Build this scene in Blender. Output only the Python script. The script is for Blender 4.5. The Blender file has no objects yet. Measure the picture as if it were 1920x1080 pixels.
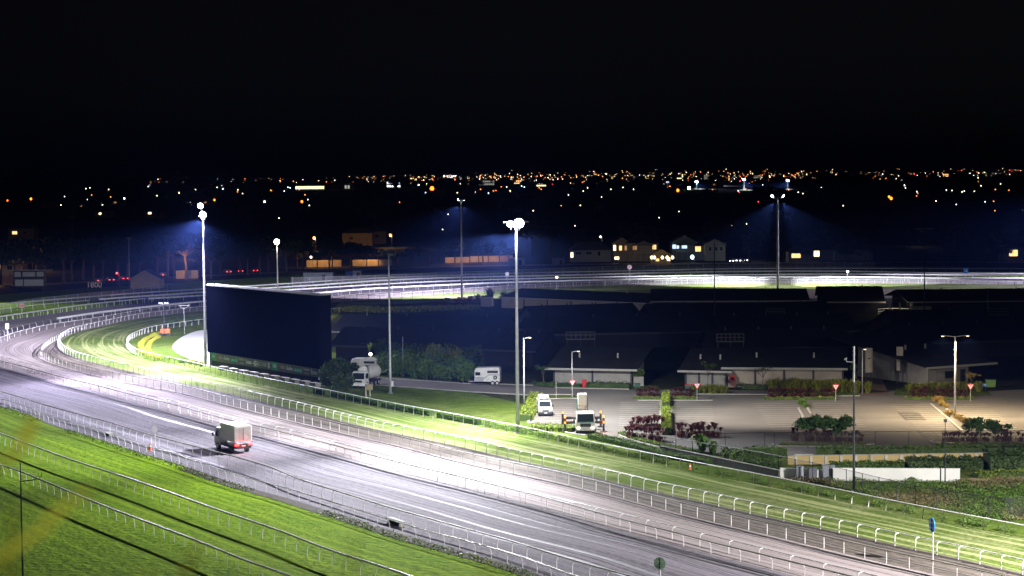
import bpy, bmesh, math, random
from mathutils import Vector, Matrix
random.seed(11)
rad = math.radians
# ------------------------------------------------------------------ camera
FP, CAMZ = 3733.0, 31.8                 # focal length in 1920-wide pixels, eye height in metres
PITCH, ROLL = math.atan(210.0/FP), rad(0.5)
fw = Vector((0, math.cos(PITCH), -math.sin(PITCH)))
r0 = Vector((1, 0, 0)); u0 = Vector((0, math.sin(PITCH), math.cos(PITCH)))
RT = r0*math.cos(ROLL) - u0*math.sin(ROLL); UP = r0*math.sin(ROLL) + u0*math.cos(ROLL)
EYE = Vector((0, 0, CAMZ))
scene = bpy.context.scene
col = scene.collection
cd = bpy.data.cameras.new('camera'); cam = bpy.data.objects.new('camera', cd); col.objects.link(cam)
m = Matrix((RT, UP, -fw)).transposed().to_4x4(); m.translation = EYE
cam.matrix_world = m
cd.sensor_width = 36.0; cd.lens = FP/1920*36; cd.clip_start = 0.1; cd.clip_end = 20000
cd.dof.use_dof = True; cd.dof.focus_distance = 250; cd.dof.aperture_fstop = 2.6
scene.camera = cam
# ------------------------------------------------------------------ night sky, exposure
world = bpy.data.worlds.new('World'); scene.world = world; world.use_nodes = True
wt = world.node_tree
sky = wt.nodes.new('ShaderNodeTexSky'); sky.sky_type = 'NISHITA'; sky.sun_disc = False
sky.sun_elevation = rad(-4.5); sky.sun_rotation = rad(20)
bg = wt.nodes['Background']; bg.inputs[1].default_value = 0.02
hs = wt.nodes.new('ShaderNodeRGBToBW'); wt.links.new(sky.outputs[0], hs.inputs[0])
tn = wt.nodes.new('ShaderNodeMix'); tn.data_type = 'RGBA'; tn.blend_type = 'MULTIPLY'; tn.inputs['Factor'].default_value = 1; tn.inputs['B'].default_value = (0.95, 0.95, 1.12, 1)
wt.links.new(hs.outputs[0], tn.inputs['A']); wt.links.new(tn.outputs['Result'], bg.inputs[0])
scene.view_settings.view_transform = 'Standard'; scene.view_settings.look = 'None'
scene.view_settings.exposure = 0; scene.view_settings.gamma = 1
cy = scene.cycles
cy.use_denoising = True; cy.max_bounces = 4; cy.diffuse_bounces = 2; cy.glossy_bounces = 2
cy.transparent_max_bounces = 12; cy.volume_bounces = 0; cy.sample_clamp_indirect = 3
cy.use_light_tree = True; cy.caustics_reflective = False; cy.caustics_refractive = False
sd = bpy.data.lights.new('moon', 'SUN'); sd.energy = 0.008; sd.angle = rad(10); sd.color = (0.6, 0.7, 1)
so = bpy.data.objects.new('moon', sd); so.rotation_euler = (rad(40), 0, rad(30)); col.objects.link(so)

# ------------------------------------------------------------------ pixel -> world
def ray(px, py): return fw*FP + RT*(px-960) + UP*(540-py)
def G(px, py, z=0.0):
    d = ray(px, py); t = (z-CAMZ)/d.z; return EYE + d*t
def at_y(px, py, Y):
    d = ray(px, py); return EYE + d*(Y/d.y)
def ppm(y, x=960): return (y - 330 + 0.0087*(x-960))/CAMZ       # pixels per metre on the ground at picture row y
# ------------------------------------------------------------------ materials
MATS = {}
def pm(name, c, rough=0.6, metal=0.0, c2=None, scale=3.0, bump=0.0, bscale=None, emit=None, estr=0.0, stretch=None, trans=0.0, spec=None, nosample=False, coat=0.0):
    if name in MATS: return MATS[name]
    m = bpy.data.materials.new(name); m.use_nodes = True; nt = m.node_tree; b = nt.nodes['Principled BSDF']
    b.inputs['Base Color'].default_value = (*c, 1); b.inputs['Roughness'].default_value = rough; b.inputs['Metallic'].default_value = metal
    if spec is not None: b.inputs['Specular IOR Level'].default_value = spec
    if coat: b.inputs['Coat Weight'].default_value = coat
    tc = nt.nodes.new('ShaderNodeTexCoord'); vec = tc.outputs['Object']
    if stretch:
        mp = nt.nodes.new('ShaderNodeMapping'); mp.inputs['Scale'].default_value = stretch; nt.links.new(vec, mp.inputs[0]); vec = mp.outputs[0]
    if c2 is not None or c2 is None and emit is None:
        n = nt.nodes.new('ShaderNodeTexNoise'); n.inputs['Scale'].default_value = scale; n.inputs['Detail'].default_value = 5
        nt.links.new(vec, n.inputs['Vector'])
        mx = nt.nodes.new('ShaderNodeMix'); mx.data_type = 'RGBA'
        k2 = c2 if c2 is not None else tuple(x*0.8 for x in c)
        mx.inputs['A'].default_value = (*c, 1); mx.inputs['B'].default_value = (*k2, 1)
        rp = nt.nodes.new('ShaderNodeMapRange'); rp.inputs['From Min'].default_value = 0.35; rp.inputs['From Max'].default_value = 0.65
        nt.links.new(n.outputs[0], rp.inputs[0]); nt.links.new(rp.outputs[0], mx.inputs['Factor']); nt.links.new(mx.outputs['Result'], b.inputs['Base Color'])
    if bump:
        n2 = nt.nodes.new('ShaderNodeTexNoise'); n2.inputs['Scale'].default_value = bscale or scale*4; n2.inputs['Detail'].default_value = 4
        nt.links.new(vec, n2.inputs['Vector'])
        bp = nt.nodes.new('ShaderNodeBump'); bp.inputs['Strength'].default_value = bump; bp.inputs['Distance'].default_value = 0.1
        nt.links.new(n2.outputs[0], bp.inputs['Height']); nt.links.new(bp.outputs[0], b.inputs['Normal'])
    if trans: b.inputs['Transmission Weight'].default_value = trans
    if emit is not None:
        b.inputs['Emission Color'].default_value = (*emit, 1); b.inputs['Emission Strength'].default_value = estr
        if nosample: m.cycles.emission_sampling = 'NONE'
    MATS[name] = m; return m
def em(name, c, s, ns=True):
    return pm(name, (0.05, 0.05, 0.05), 0.5, emit=c, estr=s, nosample=ns)

def node(nt, t, **k):
    n = nt.nodes.new(t)
    for a, v in k.items(): setattr(n, a, v)
    return n
def track_mat(name, ca, cb, cc, line=0.5, freq=5.0, rough=0.75, gloss=False, bump=0.6, tracks=()):
    """raked sand: streaks run along the band (UV in metres: u along, v across)"""
    m = bpy.data.materials.new(name); m.use_nodes = True; nt = m.node_tree; b = nt.nodes['Principled BSDF']; L = nt.links
    uv = node(nt, 'ShaderNodeUVMap')
    def nz(sx, sy, det=4):
        mp = node(nt, 'ShaderNodeMapping'); mp.inputs['Scale'].default_value = (sx, sy, 1); L.new(uv.outputs[0], mp.inputs[0])
        n = node(nt, 'ShaderNodeTexNoise'); n.inputs['Scale'].default_value = 1; n.inputs['Detail'].default_value = det; L.new(mp.outputs[0], n.inputs[0]); return n.outputs[0]
    def rng(s, a, bb):
        r = node(nt, 'ShaderNodeMapRange'); r.inputs['From Min'].default_value = a; r.inputs['From Max'].default_value = bb; L.new(s, r.inputs[0]); return r.outputs[0]
    def mix(f, A, B):
        x = node(nt, 'ShaderNodeMix'); x.data_type = 'RGBA'
        for s, v in (('A', A), ('B', B)):
            if isinstance(v, tuple): x.inputs[s].default_value = (*v, 1)
            else: L.new(v, x.inputs[s])
        if isinstance(f, float): x.inputs['Factor'].default_value = f
        else: L.new(f, x.inputs['Factor'])
        return x.outputs['Result']
    fine = nz(0.02, freq); big = nz(0.015, 0.35); grain = nz(1.2, 3.0, 6)
    c = mix(rng(big, 0.38, 0.62), ca, cb)
    c = mix(rng(fine, 0.46, 0.56), c, tuple(x*0.8 for x in cc)); c = mix(rng(nz(0.03, freq*2.6, 3), 0.50, 0.60), c, tuple(x*0.7 for x in cc))
    hg = rng(nz(0.008, 1.9), 0.58, 0.63)
    c = mix(hg, c, tuple(x*0.55 for x in cc))
    c = mix(rng(grain, 0.45, 0.75), c, tuple(x*0.8 for x in ca))
    L.new(c, b.inputs['Base Color']); b.inputs['Roughness'].default_value = 1.0; rough = 1.0; b.inputs['Specular IOR Level'].default_value = 0.25
    if gloss:
        gl = rng(nz(0.006, 0.9), 0.56, 0.68)
        mr = node(nt, 'ShaderNodeMapRange'); mr.inputs['To Min'].default_value = rough; mr.inputs['To Max'].default_value = 0.46
        L.new(gl, mr.inputs[0]); L.new(mr.outputs[0], b.inputs['Roughness'])
    ad = node(nt, 'ShaderNodeMath', operation='MULTIPLY_ADD'); ad.inputs[1].default_value = 0.5
    L.new(grain, ad.inputs[0]); L.new(fine, ad.inputs[2])
    bp = node(nt, 'ShaderNodeBump'); bp.inputs['Strength'].default_value = bump; bp.inputs['Distance'].default_value = 0.12
    L.new(ad.outputs[0], bp.inputs['Height']); L.new(bp.outputs[0], b.inputs['Normal'])
    return m
def turf_mat(name, ca, cb, cc, fine=2.2, bump=1.0, stripe=0.0):
    m = bpy.data.materials.new(name); m.use_nodes = True; nt = m.node_tree; b = nt.nodes['Principled BSDF']; L = nt.links
    tc = node(nt, 'ShaderNodeTexCoord'); o = tc.outputs['Object']
    def nz(s, det=5, vec=o, sc=None):
        if sc:
            mp = node(nt, 'ShaderNodeMapping'); mp.inputs['Scale'].default_value = sc; L.new(vec, mp.inputs[0]); vec = mp.outputs[0]
        n = node(nt, 'ShaderNodeTexNoise'); n.inputs['Scale'].default_value = s; n.inputs['Detail'].default_value = det; L.new(vec, n.inputs[0]); return n.outputs[0]
    def mix(s, a, bb, A, B):
        r = node(nt, 'ShaderNodeMapRange'); r.inputs['From Min'].default_value = a; r.inputs['From Max'].default_value = bb; L.new(s, r.inputs[0])
        x = node(nt, 'ShaderNodeMix'); x.data_type = 'RGBA'; L.new(r.outputs[0], x.inputs['Factor'])
        for q, v in (('A', A), ('B', B)):
            if isinstance(v, tuple): x.inputs[q].default_value = (*v, 1)
            else: L.new(v, x.inputs[q])
        return x.outputs['Result']
    uv = node(nt, 'ShaderNodeUVMap')
    c = mix(nz(0.06), 0.4, 0.62, ca, cb)
    c = mix(nz(0.45, 6), 0.42, 0.66, c, cc)
    f = nz(fine, 6)
    c = mix(f, 0.5, 0.75, c, tuple(x*0.62 for x in cc))
    if stripe:
        s = nz(1, 3, uv.outputs[0], (0.02, 1.1, 1))
        c = mix(s, 0.5, 0.62, c, tuple(min(1, x*(1+stripe)) for x in cb))
    L.new(c, b.inputs['Base Color']); b.inputs['Roughness'].default_value = 1.0; b.inputs['Specular IOR Level'].default_value = 0.03
    bp = node(nt, 'ShaderNodeBump'); bp.inputs['Strength'].default_value = bump; bp.inputs['Distance'].default_value = 0.35
    L.new(f, bp.inputs['Height']); L.new(bp.outputs[0], b.inputs['Normal'])
    return m
M_WHITE = pm('white_plastic', (0.80, 0.80, 0.80), 0.35)
M_WHITE_OLD = pm('worn_white_paint', (0.55, 0.55, 0.52), 0.6, c2=(0.4, 0.39, 0.36), scale=2)
M_GALV = pm('galvanised_steel', (0.50, 0.51, 0.53), 0.42, 0.35, c2=(0.40, 0.41, 0.43), scale=1.5)
M_DARKM = pm('dark_metal', (0.035, 0.037, 0.045), 0.5, 0.2)
M_BLACK = pm('black_rubber', (0.015, 0.015, 0.016), 0.7)
M_GLASS = pm('dark_glass', (0.02, 0.025, 0.03), 0.08)
M_ASPH = pm('asphalt', (0.150, 0.140, 0.128), 0.9, c2=(0.115, 0.107, 0.098), scale=0.12, bump=0.3, bscale=12)
M_CONC = pm('concrete', (0.36, 0.35, 0.32), 0.8, c2=(0.27, 0.26, 0.24), scale=0.8, bump=0.15)
M_LINE = pm('road_paint', (0.62, 0.60, 0.52), 0.7, c2=(0.42, 0.40, 0.35), scale=2)
# ------------------------------------------------------------------ object helpers
def tag(o, label=None, cat=None, group=None, kind=None):
    if label: o['label'] = label
    if cat: o['category'] = cat
    if group: o['group'] = group
    if kind: o['kind'] = kind
    return o
def empty(name, loc=(0, 0, 0), rz=0.0, label=None, cat=None, group=None):
    o = bpy.data.objects.new(name, None); o.location = loc; o.rotation_euler = (0, 0, rz); o.empty_display_size = 0.3
    col.objects.link(o); return tag(o, label, cat, group)
def copy_tree(o, parent=None):
    c = o.copy(); col.objects.link(c)
    if parent is not None: c.parent = parent
    for ch in list(o.children): copy_tree(ch, c)
    return c
class MB:
    def __init__(s): s.v = []; s.f = []; s.mi = []; s.m = 0
    def add(s, vs, fs):
        n = len(s.v); s.v += [tuple(v) for v in vs]; s.f += [tuple(i+n for i in f) for f in fs]; s.mi += [s.m]*len(fs); return s
    def box(s, c, d, rz=0.0, tilt=None):
        x, y, z = (q/2 for q in d); P = [Vector((a*x, b*y, e*z)) for e in (-1, 1) for a, b in ((-1, -1), (1, -1), (1, 1), (-1, 1))]
        R = Matrix.Rotation(rz, 3, 'Z')
        if tilt is not None: R = R @ tilt
        P = [R @ p + Vector(c) for p in P]
        return s.add(P, [(3, 2, 1, 0), (4, 5, 6, 7), (0, 1, 5, 4), (1, 2, 6, 5), (2, 3, 7, 6), (3, 0, 4, 7)])
    def tube(s, pts, r, seg=6, cap=True, sq=1.0):
        pts = [Vector(p) for p in pts]; n = len(pts); base = len(s.v); rs = r if isinstance(r, (list, tuple)) else [r]*n
        for i, p in enumerate(pts):
            t = (pts[min(i+1, n-1)] - pts[max(i-1, 0)]).normalized()
            a = Vector((0, 0, 1)) if abs(t.z) < 0.9 else Vector((1, 0, 0))
            x = t.cross(a).normalized(); y = x.cross(t).normalized()
            for k in range(seg):
                g = 2*math.pi*k/seg; s.v.append(tuple(p + x*math.cos(g)*rs[i] + y*math.sin(g)*rs[i]*sq))
        for i in range(n-1):
            for k in range(seg):
                a = base+i*seg+k; b = base+i*seg+(k+1) % seg; s.f.append((a, b, b+seg, a+seg)); s.mi.append(s.m)
        if cap:
            s.f.append(tuple(base+k for k in range(seg))[::-1]); s.f.append(tuple(base+(n-1)*seg+k for k in range(seg))); s.mi += [s.m, s.m]
        return s
    def prism(s, poly, h, z=0.0):
        n = len(poly); s.add([(p[0], p[1], z) for p in poly]+[(p[0], p[1], z+h) for p in poly],
            [tuple(range(n))[::-1], tuple(range(n, 2*n))]+[(i, (i+1) % n, (i+1) % n+n, i+n) for i in range(n)]); return s
    def disc(s, c, r, nrm, th=0.05, seg=20):
        nrm = Vector(nrm).normalized(); return s.tube([Vector(c)-nrm*th/2, Vector(c)+nrm*th/2], r, seg)
    def build(s, name, mat, parent=None, loc=None, rz=None, smooth=False, uv=None):
        me = bpy.data.meshes.new(name); me.from_pydata(s.v, [], s.f)
        for mm in (mat if isinstance(mat, (list, tuple)) else [mat]): me.materials.append(mm)
        if isinstance(mat, (list, tuple)) and len(mat) > 1: me.polygons.foreach_set('material_index', s.mi)
        if smooth: me.polygons.foreach_set('use_smooth', [True]*len(me.polygons))
        me.update()
        o = bpy.data.objects.new(name, me); col.objects.link(o)
        if parent is not None: o.parent = parent
        if loc is not None: o.location = loc
        if rz is not None: o.rotation_euler = (0, 0, rz)
        return o
def cr(pts, step):
    """Catmull-Rom through pts (Vectors), then resample evenly by step"""
    P = [pts[0]*2-pts[1]] + list(pts) + [pts[-1]*2-pts[-2]]; out = []
    for i in range(1, len(P)-2):
        a, b, c, d = P[i-1], P[i], P[i+1], P[i+2]; n = max(2, int((c-b).length/step*2))
        for k in range(n):
            t = k/n; out.append(0.5*((2*b)+(c-a)*t+(2*a-5*b+4*c-d)*t*t+(3*b-a-3*c+d)*t*t*t))
    out.append(P[-2])
    return resample(out, step=step)
def resample(pts, step=None, n=None):
    L = [0]
    for i in range(1, len(pts)): L.append(L[-1]+(pts[i]-pts[i-1]).length)
    if n is None: n = max(2, int(L[-1]/step)+1)
    out = []; j = 0
    for k in range(n):
        s = L[-1]*k/(n-1)
        while j < len(L)-2 and L[j+1] < s: j += 1
        t = (s-L[j])/max(1e-9, L[j+1]-L[j]); out.append(pts[j].lerp(pts[j+1], min(1, max(0, t))))
    return out
def smooth(pts, n=3):
    for _ in range(n):
        pts = [pts[0]]+[(pts[i-1]+pts[i]*2+pts[i+1])/4 for i in range(1, len(pts)-1)]+[pts[-1]]
    return pts
def curve_px(pxs, z, step=1.0, sm=6):
    return smooth(cr([G(x, y, z) for x, y in pxs], step), sm)
def flat(c, z=0.0): return [Vector((p.x, p.y, z)) for p in c]
def band(name, A, B, z, mat, kind='structure', across=4, n=None):
    n = n or max(len(A), len(B)); ia = min(range(len(A)), key=lambda i: (A[i]-B[0]).length); ja = min(range(len(A)), key=lambda i: (A[i]-B[-1]).length)
    ib = min(range(len(B)), key=lambda i: (B[i]-A[ia]).length); A = A[ia:ja+1]; A = resample(A, n=n); j = ib; Bm = []
    for p in A:
        best = j
        for k in range(j, min(len(B), j+25)):
            if (B[k]-p).length < (B[best]-p).length: best = k
        j = best; Bm.append(B[j])
    B = smooth(Bm, 8)
    me = bpy.data.meshes.new(name); vs = []; uvs = []; u = 0; fs = []
    for i in range(n):
        if i: u += ((A[i]-A[i-1]).length+(B[i]-B[i-1]).length)/2
        w = (A[i]-B[i]).length
        for k in range(across+1):
            p = A[i].lerp(B[i], k/across); vs.append((p.x, p.y, z)); uvs.append((u, w*k/across))
    for i in range(n-1):
        for k in range(across):
            a = i*(across+1)+k; fs.append((a, a+1, a+across+2, a+across+1))
    me.from_pydata(vs, [], fs); me.materials.append(mat)
    l = me.uv_layers.new(name='UVMap')
    for lp in me.loops: l.data[lp.index].uv = uvs[lp.vertex_index]
    me.update(); bmf(me)
    o = bpy.data.objects.new(name, me); col.objects.link(o); o['kind'] = kind; return o
def bmf(me):
    bm = bmesh.new(); bm.from_mesh(me)
    for f in bm.faces:
        if f.normal.z < 0: f.normal_flip()
    bm.to_mesh(me); bm.free()
def sheet(name, poly, z, mat, kind='structure'):
    """flat polygon (list of Vectors), triangulated, UV = metres"""
    bm = bmesh.new(); vs = [bm.verts.new((p.x, p.y, z)) for p in poly]
    es = [bm.edges.new((vs[i], vs[(i+1) % len(vs)])) for i in range(len(vs))]
    bmesh.ops.triangle_fill(bm, use_beauty=True, edges=es)
    for f in bm.faces:
        if f.normal.z < 0: f.normal_flip()
    me = bpy.data.meshes.new(name); bm.to_mesh(me); bm.free(); me.materials.append(mat)
    l = me.uv_layers.new(name='UVMap')
    for lp in me.loops:
        c = me.vertices[lp.vertex_index].co; l.data[lp.index].uv = (c.x, c.y)
    o = bpy.data.objects.new(name, me); col.objects.link(o); o['kind'] = kind; return o
def gp(*pts, z=0.0): return [G(x, y, z) for x, y in pts]
def offset(c, d):
    """offset polyline to the right of travel by d"""
    out = []
    for i, p in enumerate(c):
        t = (c[min(i+1, len(c)-1)]-c[max(i-1, 0)]); t.z = 0; t.normalize(); out.append(p+Vector((t.y, -t.x, 0))*d)
    return out

# ------------------------------------------------------------------ track curves (traced along rail tops, 1.15 m up)
RH = 1.15
R1 = [(-60, 848), (0, 872), (28, 880), (97, 908), (169, 938), (230, 962), (314, 993), (400, 1026), (450, 1047), (533, 1076), (640, 1116)]
R2 = [(-60, 790), (0, 812), (44, 829), (111, 854), (164, 872), (228, 892.5), (314, 922), (383, 947), (456, 972), (533, 998), (588, 1020), (647, 1041), (719, 1063), (766, 1080), (860, 1112)]
LOOP3 = [(1990, 514.5), (1920, 513.7), (1762, 512), (1575, 508.5), (1387, 509), (1233, 511.7), (1100, 515), (967, 518), (867, 520), (733, 525), (600, 534), (385, 548.5), (252, 561), (167, 569.6), (83, 581), (0, 592.5), (-110, 611), (-210, 636), (-245, 660), (-200, 690), (-100, 722)]
R3B = LOOP3 + [(0, 747), (50, 762), (94, 780), (178, 805), (222, 819), (272, 835), (328, 851), (389, 872), (444, 890), (541, 916), (599, 934), (660, 952), (722, 972), (791, 992), (869, 1013), (922, 1027), (980, 1044), (1044, 1068), (1078, 1079), (1200, 1116)]
R3A = [(-120, 707), (-60, 718), (0, 733), (93, 761), (200, 790), (273, 812), (387, 842), (500, 873), (558, 897), (663, 930), (730, 951), (813, 974), (877, 992), (952, 1012), (1033, 1037), (1078, 1051), (1172, 1077), (1300, 1112)]
F4 = [(1990, 526), (1920, 525), (1687, 520.5), (1462, 519), (1233, 522.7), (1000, 528), (867, 533), (700, 541), (600, 549), (450, 560), (352, 567.5)]
R4B = F4 + [(208, 583), (133, 593.5), (83, 601), (27, 613), (0, 622.7), (-35, 632), (-56, 642), (-58, 652), (-36, 664), (0, 676), (47, 688), (117, 707), (180, 722), (240, 738), (320, 757), (434, 788), (490, 800), (577, 822), (674, 847), (758, 869), (841, 888), (924, 908), (1033, 935.5), (1150, 969), (1261, 996.7), (1344, 1019), (1400, 1032), (1476, 1051), (1568, 1073), (1700, 1106)]
R4A = [(345, 572), (292, 577), (229, 587), (156, 599), (100, 607), (52, 617), (20, 626), (0, 634), (-18, 642), (-22, 650), (-14, 658), (0, 665), (28, 675), (100, 694), (137, 704), (198, 721), (263, 738), (320, 750), (413, 776), (473, 790), (558, 809), (630, 829), (702, 847), (780, 867.5), (861, 887), (936, 906), (1033, 931), (1086, 944), (1192, 969), (1281, 991), (1383, 1016), (1449, 1032), (1519, 1050), (1595, 1067.5), (1720, 1098)]
FAR6 = [(1990, 527), (1920, 526), (1462, 524), (1200, 527), (1000, 533), (867, 541), (740, 550), (640, 558), (500, 567), (375, 575), (312, 582), (250, 590), (187.5, 603)]
R6 = FAR6 + [(146, 612), (125, 620), (114.6, 630), (113.5, 640), (125, 651), (146, 660), (167, 666), (208, 676), (260, 688), (340, 704.5), (402.5, 718.6), (481, 736.6), (560, 754), (642.5, 774), (722.5, 792.5), (825, 812.5), (900, 828.6), (983, 847), (1067, 865), (1150, 883), (1233, 903), (1317, 920), (1400, 938.7), (1481, 956), (1590, 978), (1685, 999.7), (1780, 1018.7), (1861, 1036), (1920, 1050), (2020, 1074), (2130, 1101)]
R5 = [(160, 609), (123, 620), (94, 634), (80, 646), (77, 657), (94, 667), (125, 677), (160, 686), (208, 697), (270, 709), (340, 722), (395, 736), (449, 750), (496, 761), (543, 772), (647, 796), (758, 820), (841, 841), (913, 857), (983, 871), (1067, 889), (1178, 916), (1261, 938), (1372, 964), (1400, 971), (1481, 989), (1563, 1009), (1671, 1033.6), (1753, 1051), (1847, 1071.6), (1960, 1096)]
R7 = [(640, 577), (500, 587), (385, 598), (323, 606), (281, 613), (250, 624), (238.5, 634), (242, 644.6), (260, 656), (292, 664), (333, 672.7), (387, 685), (449, 699), (512, 711.6), (574, 723), (635, 735), (735, 755), (860, 777.5), (970, 798), (1040, 812.5), (1094, 825), (1205.6, 846.7), (1317, 869), (1400, 884.4), (1508.5, 905), (1590, 921), (1671, 938), (1780, 959), (1861, 974), (1920, 985), (2020, 1004), (2160, 1031)]
F1 = [(1990, 504), (1920, 503.6), (1537, 503), (1350, 504), (1233, 506.7), (1067, 510), (933, 513), (800, 518), (700, 521.7), (600, 527.7), (385, 541.5), (263, 549), (148, 558), (60, 565), (0, 570.6), (-80, 579)]
F2 = [(1990, 514.5), (1920, 513.7), (1762, 512), (1575, 508.5), (1387, 509), (1233, 511.7), (1100, 515), (967, 518), (867, 520), (733, 525), (600, 534), (385, 547.5), (250, 556.5), (187, 561)]
F3 = [(1990, 517), (1920, 516.7), (1537, 514), (1233, 518), (1100, 520), (933, 524), (767, 530), (600, 540), (450, 549), (385, 553.5), (279, 560)]
L2 = [(167, 563.5), (83, 570), (0, 580), (-80, 589)]
L3 = [(266, 559.5), (252, 561), (167, 569.6), (83, 581), (0, 592.5), (-110, 610)]
C1, C2, C3a, C3b, C4a, C4b, C5, C6, C7 = [curve_px(p, RH) for p in (R1, R2, R3A, R3B, R4A, R4B, R5, R6, R7)]
CF1, CF2, CF3, CL2, CL3 = [curve_px(p, RH, 2.0) for p in (F1, F2, F3, L2, L3)]

# ------------------------------------------------------------------ ground, hills and track surfaces
def hz(x, y):
    """terrain height: flat out to 1.6 km, then rising into low hills"""
    t = max(0.0, (y-1500)/4200); t = min(1, t)
    s = t*t*(3-2*t)
    return s*(34 + 10*math.sin(x/900+1.0) + 7*math.sin(x/310+y/900) + 3.5*math.sin(x/120+2))
M_GROUND = turf_mat('dark_ground', (0.035, 0.045, 0.02), (0.05, 0.05, 0.025), (0.02, 0.03, 0.012), fine=0.6, bump=0.5)
me = bpy.data.meshes.new('ground')
ys = [-60, 0, 60, 150, 250, 400, 600, 900, 1500] + [1500+i*180 for i in range(1, 34)]
xs = [-5200 + i*100 for i in range(105)]
me.from_pydata([(x, y, hz(x, y)) for y in ys for x in xs], [], [(j*105+i, j*105+i+1, (j+1)*105+i+1, (j+1)*105+i) for j in range(len(ys)-1) for i in range(104)])
me.materials.append(M_GROUND); me.update()
g = bpy.data.objects.new('ground', me); col.objects.link(g); g['kind'] = 'structure'
M_TURF_O = turf_mat('outer_turf', (0.150, 0.265, 0.006), (0.180, 0.285, 0.010), (0.115, 0.215, 0.005), fine=1.6, bump=0.7, stripe=0.15)
M_TURF_C = turf_mat('course_turf', (0.085, 0.130, 0.022), (0.175, 0.195, 0.085), (0.07, 0.112, 0.02), fine=2.0, bump=0.5, stripe=0.5)
M_LAWN = turf_mat('infield_lawn', (0.08, 0.125, 0.018), (0.12, 0.155, 0.04), (0.06, 0.095, 0.015), fine=2.2, bump=0.5)
M_DIRT = track_mat('dirt_track_surface', (0.245, 0.222, 0.262), (0.185, 0.168, 0.200), (0.12, 0.107, 0.128), freq=4.5, gloss=True, bump=0.7)
M_SAND = track_mat('sand_track_surface', (0.40, 0.345, 0.345), (0.34, 0.29, 0.29), (0.27, 0.225, 0.22), freq=3.0, bump=0.5)
M_MARG = track_mat('gravel_margin_surface', (0.20, 0.17, 0.15), (0.14, 0.12, 0.105), (0.09, 0.075, 0.06), freq=2.0, rough=0.9, bump=1.0)
far_loop = [p for p in C3b]
band('turf_outer', offset(smooth(far_loop, 40), 62), far_loop, 0.02, M_TURF_O)
inner4 = offset(C4b, -0.9)
band('dirt_track', C3b, C4b, 0.05, M_DIRT)
band('sand_track', C4b, C6, 0.06, M_SAND, across=6)
# gravel margin between the thin inner rail and the goose-neck rail
seg6 = [p for p in C6 if p.y < 560 and p.x > -300]
i0 = min(range(len(C6)), key=lambda i: (C6[i]-C5[0]).length)
band('gravel_margin', C5, C6[i0:], 0.08, M_MARG)
band('turf_course', C6, C7, 0.07, M_TURF_C, across=4)
far6 = curve_px(FAR6, RH, 2.0)
ff = [p for p in far6 if p.x > -45]
sheet('turf_far', flat(ff) + [Vector((p.x, p.y-(26+0.28*max(0, p.x+45) if p.x < 60 else 55), 0)) for p in reversed(ff)], 0.045, M_TURF_C)
# infield lawn inside the white inner rail
lawn = flat(C7[::3])
sheet('infield_lawn', lawn + [Vector((95, 175, 0)), Vector((60, 262, 0)), Vector((8, 262, 0)), Vector((-6, 292, 0)), Vector((-40, 380, 0))], 0.04, M_LAWN)

M_FURR = pm('furrow_soil', (0.035, 0.028, 0.028), 0.95, c2=(0.02, 0.016, 0.016), scale=3, bump=0.6)
def furrow(c, off, w, z=0.1):
    q = [p for p in offset(c, off) if p.y < 430]; h_ = smooth([p+Vector((random.gauss(0, .05), random.gauss(0, .05), 0)) for p in q], 2)
    W_ = [w*(0.45+0.55*abs(math.sin(i*0.071+off)+0.6*math.sin(i*0.31))) for i in range(len(h_))]
    vs = []
    for i, p in enumerate(h_):
        t = h_[min(i+1, len(h_)-1)]-h_[max(i-1, 0)]; t.normalize(); s_ = Vector((t.y, -t.x, 0))*W_[i]/2; vs += [p+s_, p-s_]
    me = bpy.data.meshes.new('furrow'); me.from_pydata([(v.x, v.y, z) for v in vs], [], [(2*i, 2*i+1, 2*i+3, 2*i+2) for i in range(len(h_)-1)]); me.materials.append(M_FURR); me.update(); bmf(me)
    o = bpy.data.objects.new('furrow', me); col.objects.link(o); o['kind'] = 'structure'
furrow([p for p in C4b if p.x > -125], 0.9, 0.34, 0.072); furrow([p for p in C4b if p.x > -125], 2.1, 0.26, 0.074); furrow(C5, 0.7, 0.28, 0.083); furrow(C5, 1.5, 0.16, 0.085); furrow([p for p in C6 if p.x > -85], 1.7, 0.30, 0.1)
furrow(C4a, 0.5, 0.12, 0.088); furrow(C5, -1.6, 0.22, 0.104)
HAZE_D = 0.000105
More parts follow.
